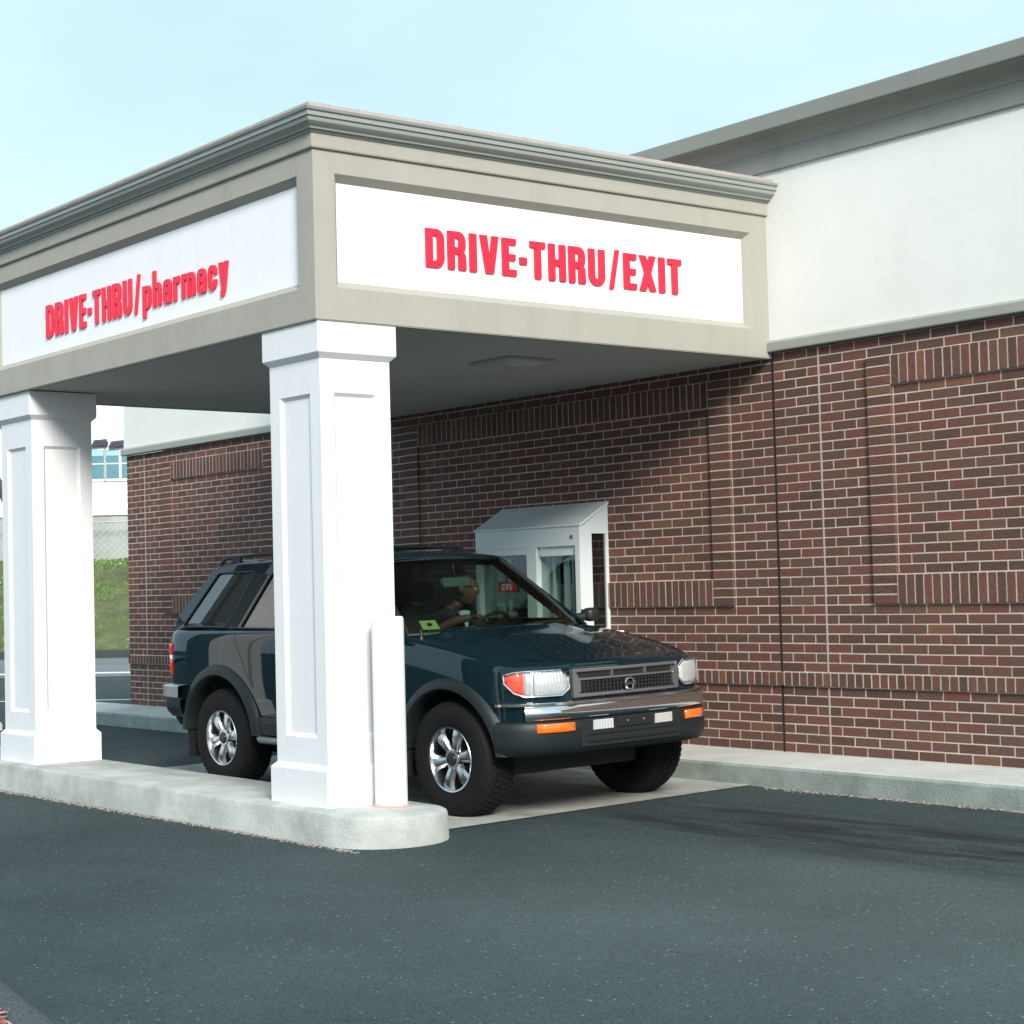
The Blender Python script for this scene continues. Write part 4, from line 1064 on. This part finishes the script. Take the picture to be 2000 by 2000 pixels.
sw = MB(); sw.tube([tuple(SWC+(e1*math.cos(a)+e2*math.sin(a))*.185) for a in [k*2*math.pi/32 for k in range(32)]], .014, 8, closed=True)
for a in (R(0), R(180), R(270)): sw.tube([tuple(SWC), tuple(SWC+(e1*math.cos(a)+e2*math.sin(a))*.18)], .012, 6)
sw.build('steering_wheel', BLACK, it, smooth=True)
mrr = MB(); mrr.prism(rrect(-.125, -.032, .125, .032, (.025,)*4), lambda a, z, d: (-.90+d, a, 1.485+z), -.012, .016); mo = mrr.build('rear_view_mirror', plain('mirror_case', (.10, .16, .15), .4), it, bevel=.004)
MB().tube([(-.89, 0, 1.51), (-.93, .01, 1.60)], .006, 6).build('mirror_stem', BLACK, it)
# inspection sticker inside the windscreen corner
def on_ws(i, j, d=.006): p = Vector(wsx(i, j)); return p-Vector((.55, 0, .70)).normalized()*d
stk = empty('inspection_sticker', parent=it)
MB().grid(lambda i, j: on_ws(lerp(.085, .165, i), lerp(.075, .185, j), .010), 2, 2).build('sticker_sheet', plain('sticker_yellow', (.36, .46, .15), .6), stk)
MB().grid(lambda i, j: on_ws(.125+.012*j*math.cos(i*2*math.pi), .13+.022*j*math.sin(i*2*math.pi), .006), 12, 1, cu=True).build('sticker_disc', BLACK, stk)

# ------------------------------------------------------------------ driver
SKIN = plain('skin', (.14, .060, .042), .6); SHIRT = plain('navy_shirt', (.012, .016, .03), .85); TEE = plain('pale_undershirt', (.38, .52, .58), .8); HAIR = plain('dark_hair', (.018, .012, .010), .6); PANTS = plain('trousers', (.03, .03, .035), .9)
def skinned(name, verts, edges, rad, root=0, sub=2):
    me = bpy.data.meshes.new(name); me.from_pydata(verts, edges, []); ob = bpy.data.objects.new(name, me); COL.objects.link(ob)
    m = ob.modifiers.new('skin', 'SKIN'); m.use_smooth_shade = True; m.branch_smoothing = .6
    sv_ = me.skin_vertices[0].data
    for i, r in enumerate(rad): sv_[i].radius = r if hasattr(r, '__len__') else (r, r)
    sv_[root].use_root = True
    s_ = ob.modifiers.new('sub', 'SUBSURF'); s_.levels = sub; s_.render_levels = sub
    dg = bpy.context.evaluated_depsgraph_get(); dg.update(); m2 = bpy.data.meshes.new_from_object(ob.evaluated_get(dg)); bpy.data.objects.remove(ob); return m2
PX, PY = -1.44, .36       # hips above seat
V_ = [(PX-.04, PY, .83), (PX-.03, PY, 1.00), (PX+.04, PY, 1.16), (PX+.09, PY, 1.245), (PX+.125, PY, 1.30), (PX+.155, PY, 1.35),
      (PX+.06, PY+.17, 1.215), (PX+.22, PY+.22, 1.06), (PX+.42, PY+.17, 1.17), (PX+.48, PY+.145, 1.215),
      (PX+.06, PY-.17, 1.215), (PX+.10, PY-.27, 1.10), (PX+.33, PY-.20, 1.20), (PX+.43, PY-.13, 1.225),
      (PX+.10, PY+.10, .83), (PX+.45, PY+.13, .85), (PX+.60, PY+.13, .60), (PX+.10, PY-.10, .83), (PX+.45, PY-.13, .85), (PX+.60, PY-.13, .60)]
E_2 = [(0, 1), (1, 2), (2, 3), (3, 4), (4, 5), (3, 6), (6, 7), (7, 8), (8, 9), (3, 10), (10, 11), (11, 12), (12, 13), (0, 14), (14, 15), (15, 16), (0, 17), (17, 18), (18, 19)]
Rd = [(.15, .12), (.14, .11), (.155, .11), (.10, .08), (.055, .055), (.05, .05), .06, .046, .034, .028, .06, .046, .034, .028, .085, .07, .05, .085, .07, .05]
bmj = bmesh.new(); bmj.from_mesh(skinned('body_base', V_, E_2, Rd))
# head: shaped from a sphere, facing fd, then fused with the neck
HC = Vector((PX+.205, PY+.01, 1.432)); yawh = R(38); fd = Vector((math.cos(yawh), math.sin(yawh), -.12)).normalized(); ld = Vector((0, 0, 1)).cross(fd).normalized(); ud = fd.cross(ld)
def headp(th, ph):
    x, y, z = math.cos(ph)*math.cos(th), math.cos(ph)*math.sin(th), math.sin(ph)
    X, Y, Z = x*.098, y*.076, z*.118
    if z < 0: Y *= 1-.28*(-z)**1.2; X = X*(1-.10*(-z)) + (.018*(-z) if x > 0 else .02*(-z))
    if x > 0:
        f = math.exp(-((y/.22)**2)); X += .024*f*math.exp(-(((z+.14)/.13)**2))          # nose
        X += .006*math.exp(-((y/.3)**2))*math.exp(-(((z+.50)/.07)**2)); X -= .004*math.exp(-((y/.4)**2))*math.exp(-(((z+.43)/.04)**2))  # lips
        X += .010*math.exp(-((y/.28)**2))*math.exp(-(((z+.83)/.14)**2))                # chin
        X += .006*math.exp(-(((z-.18)/.09)**2)); X -= .011*(math.exp(-(((y-.38)/.17)**2))+math.exp(-(((y+.38)/.17)**2)))*math.exp(-(((z-.03)/.11)**2))
    return HC+fd*X+ld*Y+ud*Z
hb = MB(); nu, nv = 64, 40
for i in range(nu):
    for j in range(nv+1): hb.v.append(tuple(headp(2*math.pi*i/nu, -math.pi/2+math.pi*j/nv)))
for i in range(nu):
    for j in range(nv): hb.face([i*(nv+1)+j, ((i+1) % nu)*(nv+1)+j, ((i+1) % nu)*(nv+1)+j+1, i*(nv+1)+j+1])
for s in (1, -1):            # ears
    ec = HC+ld*(s*.076)-fd*.008-ud*.004
    hb.grid(lambda i, j: ec+fd*(.020*math.cos(i*2*math.pi)*math.sin(j*math.pi)-.004)+ud*(.031*math.sin(i*2*math.pi)*math.sin(j*math.pi))+ld*(s*.010*math.cos(j*math.pi)+s*.004), 14, 8, cu=True)
def hand(wrist, dirv, nrm, thumb):
    dirv, nrm = Vector(dirv).normalized(), Vector(nrm).normalized(); sd_ = dirv.cross(nrm).normalized()*thumb
    hv = [wrist, wrist+dirv*.045, wrist+dirv*.085]; he = [(0, 1), (1, 2)]; hr = [.024, (.036, .017), (.038, .015)]
    meshes = [skinned('palm', [tuple(q) for q in hv], he, hr, sub=2)]
    for k, (off, ln) in enumerate(((.030, .072), (.010, .080), (-.010, .075), (-.029, .060))):
        b0 = wrist+dirv*.075+sd_*off; d1_ = (dirv*.9-nrm*.25).normalized(); d2_ = (dirv*.35-nrm*.95).normalized(); d3_ = (-dirv*.35-nrm*.9).normalized()
        q = [b0, b0+d1_*ln*.45, b0+d1_*ln*.45+d2_*ln*.33, b0+d1_*ln*.45+d2_*ln*.33+d3_*ln*.28]
        meshes.append(skinned('finger', [tuple(p) for p in q], [(0, 1), (1, 2), (2, 3)], [.0100, .0092, .0085, .0075], sub=1))
    t0_ = wrist+dirv*.025+sd_*.026; q = [t0_, t0_+(sd_*.6+dirv*.8).normalized()*.035, t0_+(sd_*.6+dirv*.8).normalized()*.035+(dirv*.8-nrm*.6).normalized()*.032]
    meshes.append(skinned('thumb', [tuple(p) for p in q], [(0, 1), (1, 2)], [.012, .0105, .0085], sub=1)); return meshes
extra = hand(Vector(V_[9]), (.85, -.15, .35), (-.35, 0, 1), -1)+hand(Vector(V_[13]), (.75, .55, .05), (-.1, 0, 1), 1)
for me_ in extra: bmj.from_mesh(me_)
bmj.from_mesh(hb.mesh('head'))
me = bpy.data.meshes.new('person'); bmj.to_mesh(me); bmj.free()
tmp = bpy.data.objects.new('tmp', me); COL.objects.link(tmp)
rm = tmp.modifiers.new('rm', 'REMESH'); rm.mode = 'VOXEL'; rm.voxel_size = .0065
sm_ = tmp.modifiers.new('sm', 'SMOOTH'); sm_.factor = .5; sm_.iterations = 2
dg = bpy.context.evaluated_depsgraph_get(); dg.update(); me = bpy.data.meshes.new_from_object(tmp.evaluated_get(dg)); bpy.data.objects.remove(tmp)
me.name = 'person'; me.materials.clear(); me.materials.append(SKIN); me.materials.append(PANTS)
me.materials.append(SHIRT)
def segd(p, a, d):
    a, d = Vector(a), Vector(d); t = max(0, min(1, (p-a).dot(d-a)/(d-a).length_squared)); return (p-(a+(d-a)*t)).length
for pl in me.polygons:
    p = Vector(pl.center); arm = min(segd(p, V_[7], V_[9]), segd(p, V_[11], V_[13]))-.02; tor = min(segd(p, V_[0], V_[2])-.10, segd(p, V_[2], V_[3])-.06, segd(p, V_[3], V_[6])-.03, segd(p, V_[6], V_[7])-.03, segd(p, V_[3], V_[10])-.03, segd(p, V_[10], V_[11])-.03)
    leg = min(segd(p, V_[14], V_[15]), segd(p, V_[17], V_[18]), segd(p, V_[15], V_[16]), segd(p, V_[18], V_[19]))-.06
    nk = segd(p, V_[4], V_[5])-.03
    d_ = sorted(((arm, 0), (tor, 2), (leg, 1), (nk, 0))); pl.material_index = d_[0][1]
    if p.z > 1.285: pl.material_index = 0
me.shade_smooth()
per = bpy.data.objects.new('person', me); COL.objects.link(per); per.matrix_world = Matrix.Translation(car.location) @ car.rotation_euler.to_matrix().to_4x4()
tag(per, 'driver in a dark shirt leaning over the steering wheel, head turned to the window', 'person')
# shirt: looser shell over torso and upper arms
sh = skinned('shirt', [V_[0], V_[1], V_[2], (PX+.085, PY, 1.235), V_[6], (PX+.14, PY+.195, 1.135), V_[10], (PX+.08, PY-.225, 1.155)], [(0, 1), (1, 2), (2, 3), (3, 4), (4, 5), (3, 6), (6, 7)], [(.165, .135), (.155, .125), (.17, .125), (.112, .092), .072, .060, .072, .060])
sh.materials.clear(); sh.materials.append(SHIRT); sh.shade_smooth(); so_ = bpy.data.objects.new('shirt', sh); COL.objects.link(so_); so_.parent = per
# open collar showing a pale undershirt
cb = MB(); cb.v = [(PX+.195, PY-.055, 1.262), (PX+.195, PY+.055, 1.262), (PX+.225, PY, 1.13), (PX+.19, PY, 1.27)]; cb.face((0, 3, 2)); cb.face((3, 1, 2)); cb.build('undershirt', TEE, per, solid=.006)
# hair cap
hm = MB(); ids = {}
def hairp(th, ph):
    p = headp(th, ph); return HC+(p-HC)*1.055+ud*.002
def hair_ok(th, ph):
    fr_ = math.cos(th); lim = .62 if fr_ > .55 else (.05 if fr_ > .0 else -.45); return ph > lim
for i in range(nu):
    for j in range(nv):
        th, ph = 2*math.pi*(i+.5)/nu, -math.pi/2+math.pi*(j+.5)/nv
        if hair_ok(th, ph):
            q = []
            for (a, d) in ((i, j), ((i+1) % nu, j), ((i+1) % nu, j+1), (i, j+1)):
                if (a, d) not in ids: ids[(a, d)] = hm.vert(hairp(2*math.pi*a/nu, -math.pi/2+math.pi*d/nv))
                q.append(ids[(a, d)])
            hm.face(q)
hm.build('hair', HAIR, per, smooth=True, solid=.008)
for s in (1, -1):
    ec = HC+fd*.083+ld*(s*.030)+ud*.004
    MB().grid(lambda i, j: ec+Vector((math.cos(i*2*math.pi)*math.sin(j*math.pi), math.sin(i*2*math.pi)*math.sin(j*math.pi), math.cos(j*math.pi)))*.0105, 12, 8, cu=True).build('eye', plain('eye_white', (.6, .58, .55), .2), per, smooth=True)

# ------------------------------------------------------------------ background
b = MB()
SB = Vector((-31.2, 12.35, 0)); SN = Vector((-.785, .62, 0))     # foot of the grassy bank and the way it climbs
def bank(i, j):
    s = lerp(-30, 30, i); d = j*9; q = SB+d1*s+SN*d; z = [0, .55, 1.15, 1.75, 2.25, 2.6, 2.75][round(j*6)]
    return (q.x, q.y, z-.03+.12*math.sin(s*1.3+d)*math.sin(d*.9))
b.grid(bank, 60, 6); tag(b.build('grass_bank', plain('bank_soil', (.10, .115, .045), .95, var=.5, vscale=1.2), smooth=True), kind='structure')
b = MB()
for i in range(36000):
    s, d = rnd.uniform(-16, 12), rnd.random()*8.6; j = d/9; q = SB+d1*s+SN*d
    z = interp(j*6, list(enumerate([0, .55, 1.15, 1.75, 2.25, 2.6, 2.75])))-.06; a = rnd.uniform(0, 6.28); h = rnd.uniform(.05, .16); wd = rnd.uniform(.015, .035)
    e = Vector((math.cos(a), math.sin(a), 0))*wd; l = Vector((rnd.gauss(0, .05), rnd.gauss(0, .05), h)); k = len(b.v)
    b.v += [tuple(q+Vector((0, 0, z))-e), tuple(q+Vector((0, 0, z))+e), tuple(q+Vector((0, 0, z))+l)]; b.face([k, k+1, k+2])
gm, n, out = newmat('grass_blades'); p_ = N(n, 'ShaderNodeBsdfPrincipled', Roughness=.7); g_ = N(n, 'ShaderNodeNewGeometry'); c_ = N(n, 'ShaderNodeValToRGB')
nz_ = N(n, 'ShaderNodeTexNoise', Scale=1.1, Detail=4.0); n.links.new(g_.outputs['Position'], nz_.inputs['Vector'])
mx2 = N(n, 'ShaderNodeMath', operation='MULTIPLY_ADD'); n.links.new(g_.outputs['Random Per Island'], mx2.inputs[0]); mx2.inputs[1].default_value = .55; n.links.new(nz_.outputs[0], mx2.inputs[2])
sub_ = N(n, 'ShaderNodeMath', operation='SUBTRACT'); sub_.inputs[1].default_value = .28; n.links.new(mx2.outputs[0], sub_.inputs[0])
c_.color_ramp.elements[0].color = (.07, .17, .025, 1); c_.color_ramp.elements[1].color = (.30, .26, .11, 1); x_ = c_.color_ramp.elements.new(.5); x_.color = (.11, .23, .04, 1)
n.links.new(sub_.outputs[0], c_.inputs[0]); n.links.new(c_.outputs[0], p_.inputs[0]); n.links.new(p_.outputs[0], out.inputs[0])
tag(b.build('grass', gm, fix=False), 'short patchy grass covering the bank behind the road', 'grass', kind='stuff')
b = MB()
for i in range(160):
    s, d = rnd.uniform(-12, 8), rnd.random()*7.5; j = d/9; q = SB+d1*s+SN*d; z = interp(j*6, list(enumerate([0, .55, 1.15, 1.75, 2.25, 2.6, 2.75])))+.05
    r_ = rnd.uniform(.03, .08); a = rnd.uniform(0, 6.28); k = len(b.v); e1_, e2_ = Vector((math.cos(a), math.sin(a), .4))*r_, Vector((-math.sin(a), math.cos(a), .5))*r_*.6; c0 = q+Vector((0, 0, z))
    b.v += [tuple(c0-e1_), tuple(c0+e2_), tuple(c0+e1_), tuple(c0-e2_)]; b.face([k, k+1, k+2, k+3])
tag(b.build('fallen_leaves', plain('pale_leaf', (.65, .60, .42), .8), fix=False), 'scattered pale fallen leaves on the grassy bank', 'leaves', kind='stuff')
# dark asphalt berm at the foot of the bank
b = MB(); pb = [(-.35, -.03), (-.30, .13), (-.15, .19), (.0, .16), (.1, .0)]
b.grid(lambda i, j: (lambda q, o_: (q.x+SN.x*o_[0], q.y+SN.y*o_[0], o_[1]))(SB+d1*lerp(-30, 30, i), pb[round(j*4)]), 30, 4); tag(b.build('back_kerb', plain('dark_kerb', (.035, .038, .035), .9, var=.3)), kind='structure')
# concrete retaining wall on the bank with a chain-link fence before it
rw = empty('retaining_wall', tuple(SB+SN*8.6+Vector((0, 0, 2.3))), 'low grey concrete retaining wall on top of the grassy bank', 'wall')
RWB = SB+SN*8.6
def along(name, m, s0, s1, dep, z0, z1, parent, off=0, bevel=0):
    b = MB(); pts = [RWB+d1*s0+SN*off, RWB+d1*s1+SN*off, RWB+d1*s1+SN*(off+dep), RWB+d1*s0+SN*(off+dep)]; o_ = Vector(parent.location)
    for z in (z0, z1):
        for p in pts: b.v.append((p.x-o_.x, p.y-o_.y, z-o_.z))
    for q in ((3, 2, 1, 0), (4, 5, 6, 7), (0, 1, 5, 4), (1, 2, 6, 5), (2, 3, 7, 6), (3, 0, 4, 7)): b.face(q)
    return b.build(name, m, parent, bevel=bevel)
GRC = plain('weathered_concrete', (.36, .39, .36), .9, var=.25, vscale=1.5)
for k in range(-6, 7): along('wall_panel', GRC, k*4+.01, k*4+3.99, .3, 2.2, 4.05, rw)
along('coping', plain('coping_concrete', (.6, .62, .62), .9), -24, 28, .42, 4.052, 4.20, rw, -.06)
cf = empty('chain_link_fence', tuple(RWB-SN*.5+Vector((0, 0, 2.6))), 'thin grey chain-link fence in front of the concrete wall', 'fence')
o_ = Vector(cf.location); FM = plain('galvanised', (.45, .47, .46), .5, metal=.5)
for k in range(-5, 6):
    p = RWB-SN*.5+d1*(k*2.4)-o_; MB().tube([(p.x, p.y, -.1), (p.x, p.y, 1.25)], .03, 6).build('post', FM, cf)
p0, p1 = RWB-SN*.5-d1*12-o_, RWB-SN*.5+d1*12-o_
MB().tube([(p0.x, p0.y, 1.22), (p1.x, p1.y, 1.22)], .022, 6).build('top_rail', FM, cf)
b = MB()
for k in range(-60, 61):
    for sg_ in (1, -1):
        a = RWB-SN*.5+d1*(k*.2)-o_; d_ = a+d1*(sg_*1.2); b.tube([(a.x, a.y, 0), (d_.x, d_.y, 1.2)], .006, 3)
mo = b.build('mesh', FM, cf, fix=False); mo['kind'] = 'stuff'

def house(name, base, wd, dp, h, wins, label, siding=True, roof=1.5):
    hs = empty(name, tuple(base), label, 'house')
    def W(s, d, z): q = d1*s+SN*d; return (q.x, q.y, z)
    def hb_(nm, m, s0, s1, d0, d1_, z0, z1, parent=hs, bevel=0):
        b = MB()
        for z in (z0, z1):
            for s, d in ((s0, d0), (s1, d0), (s1, d1_), (s0, d1_)): b.v.append(W(s, d, z))
        for q in ((3, 2, 1, 0), (4, 5, 6, 7), (0, 1, 5, 4), (1, 2, 6, 5), (2, 3, 7, 6), (3, 0, 4, 7)): b.face(q)
        return b.build(nm, m, parent, bevel=bevel)
    HWH = plain('white_siding', (.80, .82, .83), .7, var=.03)
    wl = hb_('wall', HWH, -wd/2, wd/2, 0, dp, -2, h)
    if siding:
        z = .2
        while z < h-.1: hb_('siding_board', HWH, -wd/2-.01, wd/2+.01, -.03, -.001, z, z+.22, wl); z += .25
    b = MB(); b.v = [W(-wd/2-.4, -.5, h), W(wd/2+.4, -.5, h), W(wd/2+.4, dp+.5, h), W(-wd/2-.4, dp+.5, h), W(-wd/2-.4, dp/2, h+roof), W(wd/2+.4, dp/2, h+roof)]
    for q in ((0, 1, 5, 4), (2, 3, 4, 5), (1, 2, 5), (3, 0, 4), (0, 3, 2, 1)): b.face(q)
    b.build('roof', plain('grey_shingle', (.16, .16, .17), .9, var=.3, vscale=4), hs)
    for (s, z, ww, wh) in wins:
        f = hb_('window', plain('window_white', (.82, .83, .84), .5), s-ww/2-.09, s+ww/2+.09, -.07, -.031, z-.09, z+wh+.09)
        hb_('pane', plain('teal_pane', (.10, .24, .27), .08), s-ww/2, s+ww/2, -.078, -.071, z, z+wh, f)
        hb_('blind', plain('blind', (.30, .52, .54), .6), s-ww/2+.01, s+ww/2-.01, -.083, -.079, z+wh*.80, z+wh-.01, f)
        hb_('glazing_bar', plain('bar_white', (.6, .68, .68), .5), s-ww/2, s+ww/2, -.0845, -.0795, z+wh*.50, z+wh*.54, f)
    return hs
hbase = SB+SN*17.5+Vector((0, 0, 3.0))
wh = house('white_house', hbase+d1*(-1.5), 7, 8, 7.4, [(-2.62+k*.54, 2.80, .45, 1.02) for k in range(0, 9)], 'white clapboard house with a row of teal windows beyond the brick corner')
house('sided_house', hbase+d1*(-11)-SN*1.0, 10, 8, 7.5, [(-3, 3.4, .9, 1.3), (0, 3.4, .9, 1.3), (3, 3.4, .9, 1.3)], 'white sided house at the left edge behind the far column')

dband = MB()  # dark scalloped band above the window row
for k in range(9):
    s0 = -2.9+k*.62; zz = 3.99+.03*math.sin(k*2.1)
    for (a, z) in ((s0, zz), (s0+.6, zz+.05), (s0+.52, zz+.20), (s0+.08, zz+.16)):
        q = d1*a; dband.v.append((q.x-SN.x*.06, q.y-SN.y*.06, z))
    for (a, z) in ((s0, zz), (s0+.6, zz+.05), (s0+.52, zz+.20), (s0+.08, zz+.16)):
        q = d1*a; dband.v.append((q.x-SN.x*.25, q.y-SN.y*.25, z-.08))
    o8 = k*8
    for f in ((0, 1, 2, 3), (7, 6, 5, 4), (0, 4, 5, 1), (1, 5, 6, 2), (2, 6, 7, 3), (3, 7, 4, 0)): dband.face([o8+i for i in f])
dband.build('dark_band', plain('band_dark', (.05, .05, .07), .8, var=.4, vscale=6), wh)

def tree(name, base, h, seed, label, leafy=0):
    r = random.Random(seed); tr = empty(name, tuple(base), label, 'tree'); tb, cb = MB(), MB(); lv = MB()
    def grow(p, d, l, rad, dep):
        pts = [p]; q = p.copy(); dd = d.copy()
        for k in range(4): dd = (dd+Vector((r.gauss(0, .10), r.gauss(0, .10), .05))).normalized(); q = q+dd*l/4; pts.append(q.copy())
        (tb if dep == 0 else cb).tube([tuple(x) for x in pts], [rad*(1-.5*k/4) for k in range(5)], 6 if dep < 3 else 3)
        if dep < 5:
            for k in range(3 if dep else 5):
                i = r.randrange(2, 5); ax_ = Vector((r.gauss(0, 1), r.gauss(0, 1), r.gauss(.2, .5))).normalized()
                grow(pts[i], (dd*.75+ax_*.75).normalized(), l*r.uniform(.55, .75), rad*.5*(1-.1*i), dep+1)
        elif leafy:
            for k in range(leafy):
                c0 = pts[-1]+Vector((r.gauss(0, .25), r.gauss(0, .25), r.gauss(0, .25))); a = Vector((r.gauss(0, 1), r.gauss(0, 1), r.gauss(0, 1))).normalized()*.09; e_ = a.orthogonal().normalized()*.05; kk = len(lv.v)
                lv.v += [tuple(c0-a), tuple(c0+e_), tuple(c0+a), tuple(c0-e_)]; lv.face([kk, kk+1, kk+2, kk+3])
    grow(Vector((0, 0, -.3)), Vector((0, 0, 1)), h*.42, h*.022, 0)
    bm_ = plain('bark', (.09, .08, .075), .9, var=.3)
    tb.build('trunk', bm_, tr, smooth=True, fix=False); cb.build('crown', bm_, tr, smooth=True, fix=False)
    if leafy: lv.build('foliage', plain('far_leaf', (.06, .08, .04), .8), tr, fix=False)
    return tr
tree('bare_tree', SB+SN*11+d1*(-4.9)+Vector((0, 0, 2.7)), 11.3, 5, 'bare branching tree rising above the canopy gutter at the left edge')
# low white wheel stop beyond the far column
ks = MB(); ks.prism([(-.9, 0), (.9, 0), (.9, .10), (.85, .14), (-.85, .14), (-.9, .10)], lambda a, z, d: (d, a, z), -.09, .09)
ko = ks.build('wheel_stop', plain('stop_white', (.72, .73, .72), .8, var=.1), bevel=.01); ko.location = (-9.6, -2.5, gz(-2.5)-.002)
tag(ko, 'white concrete wheel stop on the asphalt beyond the far column', 'wheel stop')
